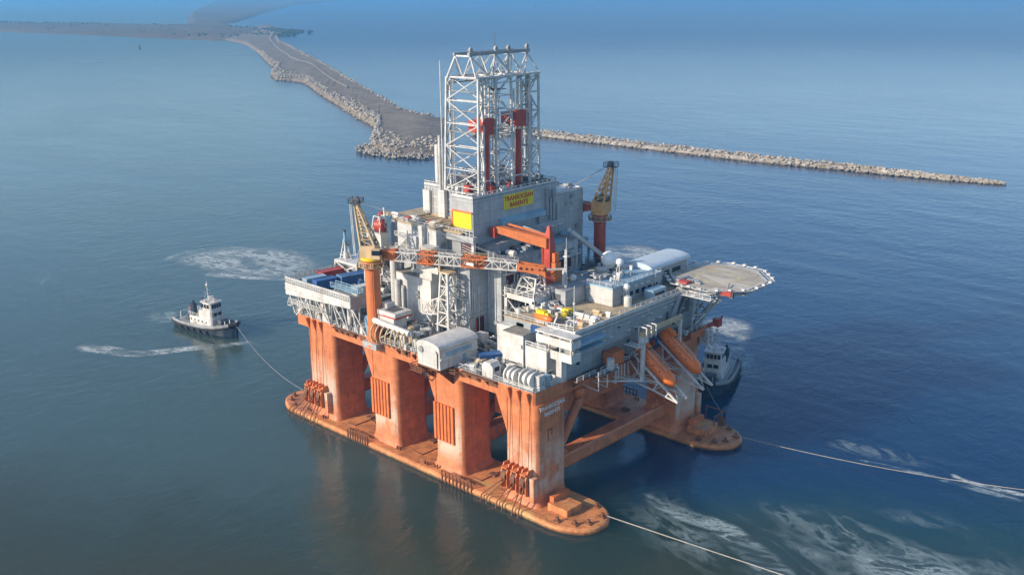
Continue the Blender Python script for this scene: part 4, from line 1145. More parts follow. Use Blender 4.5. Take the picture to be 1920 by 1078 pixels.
        p = b0.lerp(b1, .97); q = MB(); q.cyl(p-up*1.4-sx*.5, p-up*1.4+sx*.5, .7, n=12); q.beam(p-up*1.6, p-up*3.4, .35); part('hook_block', q, 'rustbrown', t)
        p = b0.lerp(b1, .29); q = MB(); q.cbox(p-Z*1.9, (2.4, 2.0, 1.7)); part('floodlight_pod', q, 'orange', t)
        p = b0.lerp(b1, .55); q = MB(); q.cbox(p+sx*-1.7-Z*.6, (3.4, .25, .8)); part('load_plate', q, 'white', t)
    q = MB()
    for b in (-.5, .5): q.cyl(P(-3.4, b, H+.9), b0.lerp(b1, .55 if far else .8)+sx*b+up*1.0, .06, n=5)
    part('luffing_wire', q, 'wire', t)
    return t
crane('near deck crane on an orange pedestal, its lattice boom laid across the rig', (-13.6, -34.0, 29.0), 52.6, 1.95, math.atan2(24.0, 39.3), 43.5, 2.0, 14.6, 'orange')
q = MB(); q.box(-16.4, -10.8, -36.3, -34.1, 28.6, 30.2); part('crane_pad', q, 'gwall', rig)
crane('far deck crane with a red pedestal, standing alone at the back right corner', (8.6, 33.0, 30.6), 56.6, 1.75, math.pi*1.02, 30, 2.0, 13.9, 'redpaint', True)

# boom rest tower
br = thing('boom_rest', 'white lattice trestle that holds up the middle of the near crane boom', 'trestle', (4.4, -24.4, D))
part('lattice_frame', MB().lattice(box4(2.6, 6.6, -26.4, -23.2, 36.5), box4(3.4, 5.8, -25.6, -23.6, 50.3), 4, .24, .15, 'z', True), 'white', br)
part('leg', MB().beam((6.6, -26.4, D), (6.6, -26.4, 36.6), .5).beam((2.6, -26.4, D), (2.6, -26.4, 36.6), .5).beam((2.6, -23.2, D), (2.6, -23.2, 36.6), .5).beam((6.6, -23.2, D), (6.6, -23.2, 36.6), .5), 'white', br)
part('side_truss', MB().lattice([(-2.6, -27, 38.5), (-2.6, -25.2, 38.5), (-2.6, -25.2, 41.2), (-2.6, -27, 41.2)], [(2.9, -26.2, 39.2), (2.9, -25, 39.2), (2.9, -25, 43.6), (2.9, -26.2, 43.6)], 3, .14, .1), 'white', br)
part('brace', MB().beam((-2.6, -26, 38.5), (2.6, -26.4, 34), .3).beam((6.6, -26.4, 36.5), (9.6, -26, 32), .3).beam((-6, -26, 35), (2.6, -26.4, 36.6), .25), 'white', br)
part('cradle', MB().box(2.6, 6.6, -25.8, -23.2, 50.3, 50.6).beam((3, -25.6, 50.3), (3, -25.6, 53.6), .4), 'cream', br)

# raised platform in front of the derrick with its lattice rest for the boom tip, and the red knuckle crane
pf = thing('pipe_platform', 'raised white steel platform under the tip of the crane boom', 'platform', (20, -3, D))
part('deck_grating', MB().box(14.2, 24.2, -13.2, 4, 43.9, 44.3).box(9.5, 16.5, 4.1, 13, 44.3, 44.7), 'grey', pf)
part('edge_beam', MB().box(14.2, 24.4, -13.5, -13.2, 43.2, 44.6).box(24.2, 24.5, -13.2, 4.2, 43.0, 44.6), 'white', pf)
for x, y in ((24.1, -13.1), (14.6, -13.1), (24.1, 3.6), (24.1, -5)): part('column', MB().beam((x, y, D), (x, y, 43.9), .8), 'white', pf)
part('bracing', MB().beam((24.1, -13, 43), (24.1, -5, 35), .3).beam((24.1, -5, 43), (24.1, 3.4, 35), .3).beam((14.6, -13.1, 43), (24, -13.1, 35), .3), 'steel', pf)
part('tip_rest', MB().lattice(box4(17.2, 23.8, -13, -8, 44.3), box4(18.6, 23.4, -11.6, -8.6, 49.3), 2, .2, .14), 'white', pf)
part('railing', MB().rail([(14.3, -13.3, 44.6), (24.3, -13.3, 44.6), (24.3, 4, 44.6), (16, 4, 44.6)], r=.075), 'steel', pf)
part('lower_shelf', MB().box(15, 24.6, -13, -7, 37.6, 37.8).box(15, 24.6, -13, -5, 33.9, 34.1).rail([(15, -13, 37.8), (24.5, -13, 37.8), (24.5, -7, 37.8)], r=.08).rail([(15, -13, 34.1), (24.5, -13, 34.1), (24.5, -5, 34.1)], r=.08).stair((24.9, -6, 34), (24.9, -11, 37.7)), 'white', pf)
part('tall_post', MB().beam((24.5, -2.2, 44.5), (24.5, -2.2, 50.4), .5).beam((24.5, -2.2, 50.2), (21, -6, 50.2), .45), 'white', pf)
rg = random.Random(33)
mb = MB()
for k in range(26): mb.cbox((rg.uniform(15, 24), rg.uniform(-12.6, -3), rg.choice((34.1, 37.8, D, D))), (rg.uniform(.5, 1.8), rg.uniform(.5, 1.8), rg.uniform(.6, 2.4)))
part('manifold', mb, 'white', pf)
mb = MB()
for k in range(14): x, y = rg.uniform(15, 24), rg.uniform(-12.6, -4); mb.cyl((x, y, D), (x, y, rg.choice((36, 41, 43))), rg.uniform(.1, .3), n=7)
part('riser_pipe', mb, 'steel', pf)

kc = thing('knuckle_crane', 'orange red knuckle crane folded in front of the tall derrick house', 'crane', (20, -2.6, 44.4))
part('pedestal', MB().cyl((20, -2.6, 44.4), (20, -2.6, 50), 1.3, 1.1, 20).cbox((20, -2.6, 44.32), (3.4, 3.4, 1.2)), 'redpaint', kc)
part('column', MB().loft([[V((20+a, -2.6+b, z)) for a, b in ((-k, -k), (k, -k), (k, k), (-k, k))] for z, k in ((49.9, 1.1), (56.5, 1.0), (58.5, .8), (61, .35))], False).beam((18.4, -3.4, 48), (18.4, -3.4, 56), .35), 'redpaint', kc)
part('rib_panel', MB().box(20.6, 22.6, -3.2, -1.0, 46.5, 51.5).box(20.8, 22.2, -3, -1.2, 51.6, 54), 'orange', kc)
part('main_boom', MB().loft([[V((x, y+s_, z+h)) for s_, h in ((-w_, -hh), (w_, -hh), (w_, hh), (-w_, hh))] for x, y, z, w_, hh in ((20.4, -3.4, 56.6, .9, 1.3), (14, -6, 57.9, 1.0, 1.15), (8.4, -8.4, 59.2, .95, .9), (6.6, -9.1, 59.4, .8, .6))], False).beam((19, -2.6, 58.4), (9.5, -6.8, 60.6), .5), 'orange', kc)
part('gripper_head', MB().cbox((6.9, -9.2, 57.2), (1.8, 2.2, 2.6)), 'redpaint', kc)
part('luffing_cylinder', MB().cyl((19.2, -1.2, 57.8), (12.5, -4.4, 59.9), .3, n=10), 'white', kc)
part('counterweight', MB().cbox((21.8, .6, 44.32), (2.2, 3.0, 2.0)), 'cream', kc)
cv = thing('pipe_chute', 'long sloping grey chute running down from the derrick house towards the large radome', 'chute', (12, 24, 44))
part('trough', MB().beam((9.4, 18.3, 53.8), (14.6, 27.6, 45.2), 3.2, .35).beam((8.1, 19.0, 54.5), (13.3, 28.3, 45.9), .5, 1.0).beam((10.8, 17.5, 54.5), (16.0, 26.8, 45.9), .5, 1.0), 'white', cv)
part('support', MB().beam((14.2, 27.4, D), (14.2, 27.4, 45), .5).beam((12.2, 23.4, D), (12.2, 23.4, 49), .5).beam((13.2, 21, D), (13.2, 21, 47), .3).beam((10.8, 21, D), (10.8, 21, 50), .5), 'grey', cv)
bx = house('mud_lab', 'flat grey lower block filling the space behind the large radome', 'building', 9, 21.4, 14.2, 31, D, 42.6, 'gwall', 'dgrey', .4, True)
add(bx, 'pipe_bridge', 'cream', lambda m: (m.box(15.6, 17.8, 4.2, 21, 43.3, 43.9), m.rail([(17.8, 4.4, 43.9), (17.8, 21, 43.9)], r=.08), m.box(19, 21, 9, 22, 43.1, 43.3)))
add(bx, 'silo', 'pblue', lambda m: [m.cyl((17+i*2.4, 12.3+i*.6, D), (17+i*2.4, 12.3+i*.6, 45.2), 1.0, n=14) for i in range(2)])

# doors, vents, pipes, ladders and cable trays on the outer walls
rg = random.Random(77)
for t, x0, x1, y0, y1, zb, z1 in HOUSES:
    if t is dh: faces = (('y', x0, x1),)
    else: faces = (('x', y0, y1), ('y', x0, x1))
    for ax, a, b in faces:
        L = b-a; H = z1-zb
        if H < 2.5: continue
        n = max(2, int(L*H/22)); W = {k: MB() for k in ('wall_pipe', 'wall_vent', 'door', 'wall_lamp', 'ladder', 'cable_tray')}
        def B(m, u0, u1, d, za, zz):
            if ax == 'x': m.box(x1, x1+d, u0, u1, za, zz)
            else: m.box(u0, u1, y0-d, y0, za, zz)
        for k in range(n):
            u = rg.uniform(a+.8, b-.8); z = rg.uniform(zb+.6, z1-.8); q = rg.random()
            if q < .3: B(W['wall_pipe'], u-.12, u+.12, .28, rg.uniform(zb, zb+H*.4), rg.uniform(zb+H*.6, z1-.1))
            elif q < .55: s = rg.uniform(.5, 1.5); B(W['wall_vent'], u-s/2, u+s/2, rg.uniform(.2, .7), z, min(z1-.1, z+s*.9))
            elif q < .7: B(W['door'], u-.5, u+.5, .09, zb+.15, zb+2.2)
            elif q < .8: B(W['wall_lamp'], u-.25, u+.25, .35, z1-.6, z1-.3)
            elif q < .9:
                p = (x1+.25, u) if ax == 'x' else (u, y0-.25); W['ladder'].ladder((*p, zb+.1), (*p, z1+.9), .6, .06)
            else: w_ = rg.uniform(1.5, L*.5); B(W['cable_tray'], max(a+.1, u-w_/2), min(b-.1, u+w_/2), .2, z, z+.2)
        for k, m in W.items():
            if m.v: part(k, m, {'wall_pipe': 'steel', 'wall_vent': 'grey', 'door': 'dgrey', 'wall_lamp': 'white', 'ladder': 'steel', 'cable_tray': 'dgrey'}[k], t)

# ------------------------------------------------------------------ raised aft deck with containers
ad = thing('aft_deck', 'raised white edged cargo deck on trusses over the back left corner', 'platform', (-36, -26, D))
part('deck_plate', MB().box(-50, -20.8, -36.2, -12, 38.4, 38.7), 'grey', ad)
part('bulwark', MB().box(-50, -20.8, -36.45, -36.2, 38.1, 39.9).box(-50.25, -50, -36.4, -12, 38.1, 39.9).ext([(-50.2, 36.4), (-20.8, 38.0), (-20.8, 38.1), (-50.2, 38.1)], 'y', -36.4, -36.25), 'white', ad)
part('end_bulwark', MB().box(-20.8, -20.55, -36.4, -30.5, 38.1, 41.0), 'gwall', ad)
part('edge_beam', MB().box(-50.2, -20.6, -36.6, -36.45, 38.0, 38.4), 'steel', ad)
q = MB()
for z in (40.3, 40.7, 41.1, 41.5): q.beam((-50.1, -36.3, z), (-20.8, -36.3, z), .16 if z < 41.4 else .3); q.beam((-50.1, -36.3, z), (-50.1, -12, z), .16)
for i in range(30): x = -50.1+i*1.01; q.beam((x, -36.3, 39.9), (x, -36.3, 41.5), .14)
for i in range(16): y = -36.3+i*1.6; q.beam((-50.1, y, 39.9), (-50.1, y, 41.5), .14)
part('mesh_fence', q, 'white', ad)
part('catwalk', MB().box(-33, -21, -33.4, -31.4, 41.2, 41.4).rail([(-33, -33.3, 41.4), (-21, -33.3, 41.4)], r=.07).rail([(-33, -31.5, 41.4), (-21, -31.5, 41.4)], r=.07), 'pblue', ad)
q = MB()
xs = [-49.6+i*4.1 for i in range(8)]
for i, x in enumerate(xs):
    q.beam((x, -35.9, 38.4), (x, -34, D-.4), .42); q.beam((x, -30, 38.4), (x, -30, D), .4)
    if i % 2: q.beam((x, -35.9, 38.2), (x+3.6, -34.1, D), .3); q.beam((x, -35.9, 38.2), (x-3.4, -34.1, D), .3)
    q.beam((x, -36, 37.6), (x, -28, 37.6), .35)
part('support_truss', q, 'steel', ad)
q = MB(); q.box(-50.6, -33, -35.4, -34.2, 33.6, 33.75); q.rail([(-50.6, -35.3, 33.75), (-33, -35.3, 33.75)], r=.08); q.stair((-47, -35, D), (-43.6, -35, 33.7)); q.box(-51.2, -49.6, -35.4, -24, 32.6, 32.8); q.rail([(-51.1, -35.3, 32.8), (-51.1, -24, 32.8)], r=.08)
part('side_walkway', q, 'white', ad)
q = MB()
rg = random.Random(4)
for k in range(22): q.cbox((rg.uniform(-48, -22), rg.uniform(-33.4, -28), D), (rg.uniform(.8, 2.6), rg.uniform(.8, 2.2), rg.uniform(1, 4.6)))
part('under_deck_equipment', q, 'white', ad)
q = MB()
for k in range(14): x = rg.uniform(-48, -23); q.cyl((x, -33.3, D), (x, -33.3, rg.uniform(33, 37)), rg.uniform(.2, .5), n=9)
part('under_deck_pipe', q, 'steel', ad)
def container(label, x, y, z, L, W, H, rot, mat, top=None):
    t = thing('shipping_container', label, 'container', (x, y, z), None)
    T = Matrix.Translation((x, y, z)) @ Matrix.Rotation(rot, 4, 'Z')
    q = MB(T); q.box(-L/2, L/2, -W/2, W/2, .1, H)
    n = int(L/.5)
    for i in range(n):
        xx = -L/2+.3+i*.5
        if xx < L/2-.2: q.box(xx-.1, xx+.1, -W/2-.05, -W/2, .25, H-.15); q.box(xx-.1, xx+.1, W/2, W/2+.05, .25, H-.15)
    part('body', q, mat, t)
    q = MB(T)
    for a in (-1, 1):
        for b in (-1, 1): q.beam((a*(L/2-.02), b*(W/2-.02), 0), (a*(L/2-.02), b*(W/2-.02), H+.06), .22)
        q.beam((-L/2, a*W/2, H), (L/2, a*W/2, H), .16); q.beam((a*L/2, -W/2, H), (a*L/2, W/2, H), .16)
    part('frame', q, top or mat, t)
    q = MB(T)
    for b in (-.6, .6): q.box(L/2, L/2+.04, b-.5, b+.5, .25, H-.2)
    for b in (-.8, -.4, .4, .8): q.beam((L/2+.08, b, .3), (L/2+.08, b, H-.3), .06)
    part('door', q, mat, t)
    return t
container('largest blue container, the long one lying across the raised aft deck', -36.8, -20.5, 38.75, 12.2, 3.2, 3.1, R(78), 'blue', 'pblue')
container('dark blue container at the outer edge of the raised aft deck', -39.6, -30.4, 38.75, 6.2, 3.0, 2.9, R(80), 'blue')
container('grey blue container nearest the back corner of the aft deck', -44.0, -30.6, 38.75, 6.2, 3.0, 2.7, R(80), 'pblue', 'grey')
container('maroon container at the far edge of the raised aft deck', -47.5, -22, 38.75, 8, 2.6, 2.3, R(86), 'redpaint')
container('pale container behind the orange pedestal of the near crane', -27.4, -26.4, 38.75, 6, 2.8, 2.5, R(85), 'white', 'pblue')
container('small blue container standing beside the orange crane pedestal on the main deck', -18.4, -31.6, D, 2.4, 2.4, 5.2, R(0), 'pblue', 'blue')
container('bright blue skid lying on the main deck behind the white windlasses', 21.0, -26.2, D, 5.6, 2.6, 2.3, R(60), 'blue')
container('blue basket on the roof edge beside the big white box', 32.6, -21.6, 39.9, 2.4, 2.0, 1.8, R(20), 'blue')
container('orange container on the front gallery below the living quarters', 44.3, -6.4, 30.5, 4.6, 2.8, 3.4, R(90), 'orange')
vm = thing('equipment_frame', 'white open frame house behind the blue containers on the aft deck', 'frame', (-45, -14, 38.7))
part('frame', MB().lattice(box4(-50, -40, -18.5, -9, 38.75), box4(-50, -40, -18.5, -9, 42.6), 1, .22, .16, 'x'), 'white', vm)
part('roof', MB().box(-50.2, -39.8, -18.7, -8.8, 42.65, 43.1), 'white', vm)
part('vent_drum', MB().cyl((-49, -15, 43.1), (-49, -15, 45), 1.0, n=16).cyl((-44, -12, 43.1), (-44, -12, 44.4), .6, n=12), 'white', vm)
part('machinery', MB().cbox((-45, -14, 38.75), (5, 5, 3)).cbox((-41.6, -12, 38.75), (2, 3, 2.4)), 'grey', vm)
def stack(label, x, y):
    t = thing('vent_mast', label, 'mast', (x, y, 43.1)); z = 43.1
    q = MB()
    for a, b in ((-1.3, -1.1), (1.3, -1.1), (1.3, 1.1), (-1.3, 1.1)): q.beam((x+a, y+b, z), (x+a*.25, y+b*.25, z+5.2), .28)
    q.beam((x-1.2, y-1, z+1.4), (x+1.2, y-1, z+1.4), .2); q.beam((x-.9, y+.8, z+2.4), (x+.9, y-.8, z+2.4), .2)
    part('tripod', q, 'white', t)
    part('pipe', MB().cyl((x, y, z+2.0), (x, y, z+8.4), .42, .34, 12).cyl((x, y, z+5.0), (x, y, z+6), .7, n=12), 'pblue', t)
    part('cap', MB().cyl((x, y, z+8.4), (x, y, z+8.8), .55, n=12), 'dgrey', t)
    part('service_platform', MB().box(x-.2, x+1.8, y-.6, y+.6, z+4.4, z+4.55).rail([(x+1.7, y-.6, z+4.5), (x+1.7, y+.6, z+4.5)], r=.06), 'dgrey', t)
stack('white vent mast on splayed legs at the far left of the rig', -47.6, -16.4)
stack('white vent mast on splayed legs close behind the near crane tower', -45.5, -11.4)
ex = thing('exhaust_stack', 'group of slanted white engine exhausts between the near crane tower and the tan-roofed house', 'exhaust', (-30, -14, 44))
q = MB()
for i in range(3): q.cyl((-31+i*2.2, -20+i*1.2, 44), (-32.5+i*2.2, -19.6+i*1.2, 55.5-i*1.6), .75, .6, 14)
part('pipe', q, 'white', ex)
part('frame', MB().lattice(box4(-34, -26, -21, -16, D), box4(-33, -27, -20.5, -16.5, 50), 4, .24, .15), 'steel', ex)
part('silencer', MB().cyl((-30, -22, 46), (-24, -20, 46.5), 1.3, n=16).cyl((-30, -19, 49), (-24, -17, 49.5), 1.1, n=16), 'dgrey', ex)
part('engine_room', MB().box(-40, -20.2, -15, 15, D, 44), 'gwall', ex)
part('top_ring', MB().cyl((-33.4, -19.4, 55.4), (-33.6, -19.3, 56.4), 1.0, n=14), 'dgrey', ex)
rl = thing('hose_reel', 'round red and white hose reel left of the tan-roofed house', 'hose reel', (-25.6, -20.4, 56))
part('drum', MB().cyl((-26.6, -21.2, 57.4), (-24.4, -20.4, 57.4), 1.9, n=20), 'redpaint', rl)
part('stand', MB().cbox((-25.5, -20.8, 52), (3.6, 3.2, 3.4)).lattice(box4(-27.4, -23.6, -22.4, -19.2, 44), box4(-27.4, -23.6, -22.4, -19.2, 52), 2, .2, .14), 'white', rl)
part('cowl', MB().lattice(box4(-27.6, -24, -22.4, -19.2, 55.4), box4(-27, -24.6, -21.8, -19.8, 60), 1, .14, .1).cyl((-24.4, -20, 58), (-24.8, -20, 62.4), .35, .25, 10), 'white', rl)

# ------------------------------------------------------------------ long white shelter overhanging the deck edge
ls = thing('long_shelter', 'long white round-roofed shelter box poking out over the near deck edge', 'shelter', (12.3, -33, D))
part('body', MB().box(8.2, 16.2, -38.6, -25.8, D+.05, 35.5), 'white', ls)
part('roof', MB().ext(arcx(7.9, 16.5, 35.5, 37.4, 10), 'y', -38.9, -25.6, True), 'white', ls)
part('side_recess', MB().box(16.2, 16.32, -36.6, -27.8, 33.9, 34.9).box(16.2, 16.3, -31, -29.8, 31.2, 33.2), 'pblue', ls)
part('sill', MB().box(16.2, 16.6, -38.6, -25.8, 33.2, 33.6), 'white', ls)
part('end_door', MB().ext([(8.9, D+.4), (15.5, D+.4), (15.5, 34.9), (14.2, 36.4), (10.2, 36.4), (8.9, 34.9)], 'y', -38.98, -38.88), 'wall', ls)
part('end_duct', MB().cyl((10, -39.3, 35.0), (10, -38.9, 35.0), .8, n=14), 'grey', ls)
part('support_beam', MB().ext([(-39.2, D), (-34.1, 25.8), (-34.1, D)], 'x', 8.4, 8.8).ext([(-39.2, D), (-34.1, 25.8), (-34.1, D)], 'x', 15.6, 16.0).box(8.2, 16.2, -38.6, -34.1, D-.35, D), 'rustbrown', ls)
# units along the near edge between crane and shelter
cu = thing('cooler_unit', 'white canopied cooler unit beside the orange crane pedestal', 'machinery', (-8, -31, D))
part('canopy', MB().box(-13.6, -4.6, -34.6, -29, 38.2, 39.5), 'white', cu)
part('canopy_edge', MB().box(-9.4, -4.5, -34.7, -34.6, 38.1, 38.45).box(-4.6, -4.48, -34.6, -29, 38.0, 38.45).box(-13.6, -9.4, -34.72, -34.6, 38.1, 38.3), 'redpaint', cu)
part('louvre_block', MB().box(-13, -5.4, -34.4, -30, 35.2, 38.18).box(-12.4, -10, -32.6, -30, 39.52, 40.8), 'white', cu)
part('tray', MB().box(-9.8, -6.4, -33.8, -30, 39.52, 39.6), 'dgrey', cu)
part('leg', MB().lattice(box4(-12.8, -5.6, -34.2, -30.2, D), box4(-12.8, -5.6, -34.2, -30.2, 35.2), 1, .22, .14), 'steel', cu)
tu = thing('riser_trough', 'long white half pipe on curved ribs slung along the near deck edge', 'pipe', (-5, -35, D))
part('tube', MB().cyl((-11.8, -35.4, 36.6), (1.8, -35.4, 35.9), .8, n=16).ball((-11.8, -35.4, 36.6), .82, 14, 10), 'white', tu)
q = MB()
for i in range(7):
    x = -11+i*1.95; pts = [(x, -35.4+2.4*math.cos(R(a)), 33.6+2.7*math.sin(R(a))) for a in (100, 130, 160, 190, 220, 250)]
    q.tube(pts, .22, 6)
part('rib', q, 'cream', tu)
part('walkway', MB().box(-11.4, 2.4, -34.4, -31, 34.9, 35.05).rail([(-11.4, -34.3, 35.05), (2.4, -34.3, 35.05), (2.4, -31, 35.05)], r=.08).ladder((2.6, -34.6, D), (2.0, -35.2, 36.4), .8, .08), 'steel', tu)
def machines(name, label, cat, seed, n, x0, x1, y0, y1, z, mats=('white', 'grey', 'steel', 'cream', 'dgrey'), hmax=3.4):
    t = thing(name, label, cat, ((x0+x1)/2, (y0+y1)/2, z)); rg = random.Random(seed); B = {m: MB() for m in mats}; Pp = MB()
    for k in range(n):
        q = B[rg.choice(mats)]; x, y = rg.uniform(x0, x1), rg.uniform(y0, y1); s = rg.random(); h = rg.uniform(.6, hmax)
        if s < .55: q.cbox((x, y, z), (rg.uniform(.6, 2.4), rg.uniform(.6, 2.2), h))
        elif s < .8: q.cyl((x, y, z), (x, y, z+h), rg.uniform(.3, .9), n=12)
        else: L = rg.uniform(1.2, 3); q.cyl((x, y, z+.9), (x+L, y, z+.9), rg.uniform(.4, .8), n=12); q.cbox((x+L/2, y, z), (L*.8, .8, .6))
        if rg.random() < .6: Pp.tube([(x, y, z+h*.7), (x+rg.uniform(-3, 3), y, z+h*.7), (x+rg.uniform(-3, 3), y+rg.uniform(-2, 2), z+.1)], rg.uniform(.08, .18), 6)
    for m in mats:
        if B[m].v: part({'white': 'casing', 'grey': 'pump', 'steel': 'frame', 'cream': 'tank', 'dgrey': 'motor', 'orange': 'winch', 'blue': 'drum', 'yellow': 'basket', 'redpaint': 'valve'}[m], B[m], m, t)
    if Pp.v: part('pipework', Pp, 'steel', t)
    return t
machines('pump_skid', 'cluttered pumps and pipes between the canopied cooler and the boom rest trestle', 'machinery', 41, 34, -9, 7, -32, -26, D, hmax=5.5)
machines('pump_skid', 'cluttered machinery and pipes behind the white half pipe', 'machinery', 42, 22, -4, 7, -33.6, -29, D, hmax=4)
machines('pump_skid', 'small grey and white machines at the foot of the plain grey tower', 'machinery', 43, 20, 7.5, 17.5, -24.4, -21.8, D, hmax=2.6)
machines('valve_skid', 'low pipework and valves in front of the maroon doorway', 'machinery', 44, 16, 12.5, 22, -22, -15, D, hmax=1.8)
machines('mooring_gear', 'dark low mooring gear between the long shelter and the white windlasses', 'machinery', 45, 16, 18.6, 28, -33, -24, D, ('grey', 'dgrey', 'steel'), 1.7)
machines('roof_machinery', 'yellow and orange gear scattered on the tan roof beside the orange rescue boat', 'machinery', 46, 15, 29.5, 36, -15, -9, 42.02, ('yellow', 'orange', 'white', 'dgrey'), 1.5)
machines('roof_machinery', 'pale vents and boxes along the back of the tan roof', 'machinery', 47, 16, 22.5, 28.5, -19, -8, 42.02, ('white', 'grey', 'steel'), 1.6)
machines('roof_machinery', 'small white boxes on the pale blue roof around the largest dome', 'machinery', 48, 14, 22, 34, 3, 20, 46.62, ('white', 'grey', 'steel'), 1.3)
machines('roof_machinery', 'dark gear on top of the lower grey block behind the largest dome', 'machinery', 49, 18, 10, 20, 15, 30, 42.8, ('dgrey', 'grey', 'white'), 2.6)
machines('roof_machinery', 'small boxes and pipes on the tan roof of the left house', 'machinery', 50, 18, -27, -4, -20.5, -16.5, 59.8, ('cream', 'white', 'grey', 'redpaint'), 1.3)
machines('pipe_rack', 'grey pipes and boxes on the low house in front of the derrick house', 'machinery', 51, 22, 6.4, 12.6, -13, 8, 52.9, ('grey', 'dgrey', 'white'), 1.6)
machines('cargo', 'mixed grey cargo beside the blue containers on the aft deck', 'cargo', 52, 22, -36, -22, -29.5, -14, 38.72, ('grey', 'white', 'blue', 'dgrey'), 2.2)
machines('manifold', 'white pipe clutter on the raised platform beside the orange boom tip', 'machinery', 53, 16, 15, 23.5, -5, 3, 44.32, ('white', 'dgrey', 'steel', 'redpaint'), 1.8)
machines('pump_skid', 'white and grey machines in the shade below the raised platform', 'machinery', 54, 26, 15, 26.5, -18, -6, D, ('white', 'grey', 'steel', 'dgrey'), 3.2)
machines('pump_skid', 'pale machines crowded beneath the red and white boom by the white block', 'machinery', 55, 26, -14, 2, -29, -24.6, D, ('white', 'steel', 'grey', 'cream'), 5)
machines('pipe_rack', 'pale pipes on the flat roof of the white windowless house', 'machinery', 56, 10, -13, -4, -23, -18, 46.8, ('grey', 'white'), 1.0)
machines('pump_skid', 'pale small pumps and pipes outboard of the boom rest trestle', 'machinery', 61, 30, 0, 7.4, -33.6, -26.8, D, ('white', 'steel', 'cream', 'grey'), 3.6)
machines('pump_skid', 'dirty grey machinery stacked between the white block and the trestle', 'machinery', 62, 24, -6, 2, -29, -25, D, ('white', 'grey', 'dgrey', 'cream'), 7)
machines('valve_skid', 'valves and pipe ends at the foot of the orange crane pedestal', 'machinery', 63, 16, -17.5, -10, -32, -28, D, ('grey', 'cream', 'dgrey'), 3)
machines('roof_machinery', 'small lockers and vents along the tan roof behind the flag mast', 'machinery', 64, 14, 37.5, 43, -20, -5, 42.02, ('white', 'grey', 'cream'), .9)
machines('roof_machinery', 'fans and ducts on the flat top of the plain grey tower', 'machinery', 65, 12, 0, 7.6, -20, -15, 51.8, ('grey', 'white', 'dgrey'), 1.6)
machines('roof_machinery', 'vents on top of the plain block beside the tall derrick house', 'machinery', 66, 9, -8, 3.6, 22, 29, 64.2, ('grey', 'white', 'dgrey'), 1.5)
machines('pipe_rack', 'pipes and cabinets crowded under the large sloping chute', 'machinery', 67, 24, 14, 21, 5, 13, D, ('grey', 'white', 'dgrey', 'blue'), 10)
machines('pump_skid', 'white and grey boxes packed beneath the raised aft deck', 'machinery', 68, 26, -48, -22, -33, -27, D, ('white', 'grey', 'cream', 'steel'), 5.5)
machines('pipe_rack', 'low pipes and boxes along the near deck edge left of the crane pedestal', 'machinery', 71, 26, -30, -17, -33.4, -30, D, ('cream', 'grey', 'white', 'dgrey'), 2.4)
machines('pipe_rack', 'pipes and small drums along the near deck edge right of the long shelter', 'machinery', 72, 20, 17.8, 25, -33.4, -27, D, ('grey', 'white', 'dgrey', 'cream'), 1.8)
machines('pump_skid', 'pipework and tanks at the foot of the grey module beside the maroon doorway', 'machinery', 73, 22, 9, 17, -21, -14.4, D, ('white', 'grey', 'dgrey', 'steel'), 4.5)
# fore deck: windlasses, cabins
def windlass(label, x, y, s=1.0):
    t = thing('windlass', label, 'winch', (x, y, D))
    part('drum', MB().cyl((x-1.2*s, y, D+1.7*s), (x+1.2*s, y, D+1.7*s), 1.35*s, n=22), 'white', t)
    for a in (-1.45, 0, 1.45): part('flange', MB().cyl((x+a*s-.16, y, D+1.7*s), (x+a*s+.16, y, D+1.7*s), 1.95*s, n=24), 'white', t)
    part('base', MB().cbox((x, y, D+.01), (4.2*s, 2.8*s, .5)).cbox((x+2.4*s, y+.6, D+.01), (1.2, 2.0, 3.0*s)), 'wall', t)
    part('motor', MB().cyl((x+1.8*s, y+1.4, D+1.4), (x+3.4*s, y+1.4, D+1.4), .6, n=12), 'grey', t)
    return t
windlass('white windlass with twin drums, middle one of the front corner', 34.2, -31.8)
windlass('largest white windlass, at the very front corner of the deck', 39.2, -31.6, 1.12)
windlass('white windlass by the edge at the aft end of the deck rail', -44, -31, .9)
cw = thing('winch_cabin', 'small white rounded winch cabin left of the front windlasses', 'cabin', (27.4, -32.2, D))
part('shell', MB().ext([(25.6, D+.02), (29.2, D+.02), (29.2, 33.2), (28.4, 34.2), (26.4, 34.2), (25.6, 33.2)], 'y', -33.7, -30.8), 'white', cw)
part('window', MB().box(29.2, 29.26, -33, -31.4, 32.1, 33.2), 'glass', cw)
b1 = house('workshop_cabin', 'big white box cabin on legs behind the front windlasses', 'cabin', 25.6, 32.4, -26.4, -19, D, 39.9, 'white', 'deck', .1, legs=2.4)
add(b1, 'roof_box', 'white', lambda m: (m.cbox((27, -20.4, 40.1), (2.4, 2.4, .9)), m.cbox((30.4, -20.2, 40.1), (2.6, 1.6, 1.0))))
add(b1, 'side_panel', 'grey', lambda m: m.box(32.4, 32.48, -26.2, -19.4, 33.2, 39.8))
add(b1, 'lamp', 'white', lambda m: m.cbox((31.4, -26.6, 36.9), (1.4, .5, .9)))
b0_ = house('workshop_cabin', 'taller white cabin standing behind the big white box cabin', 'cabin', 19.6, 25.2, -22, -15.6, D, 39.2, 'white', 'white', .1)
b2 = house('store_cabin', 'low white box cabin between the big white box and the living quarters', 'cabin', 32.9, 39.6, -26.2, -21.9, D, 37.6, 'white', 'white', .1, legs=2.0)
add(b2, 'hand_rail', 'steel', lambda m: (m.rail([(33, -26.1, 37.9), (39.4, -26.1, 37.9)], r=.09), m.stair((34.5, -23.4, 37.9), (39.6, -23.4, 41.8))))
add(b2, 'side_panel', 'grey', lambda m: m.box(39.6, 39.68, -26, -22, 33, 37.4))
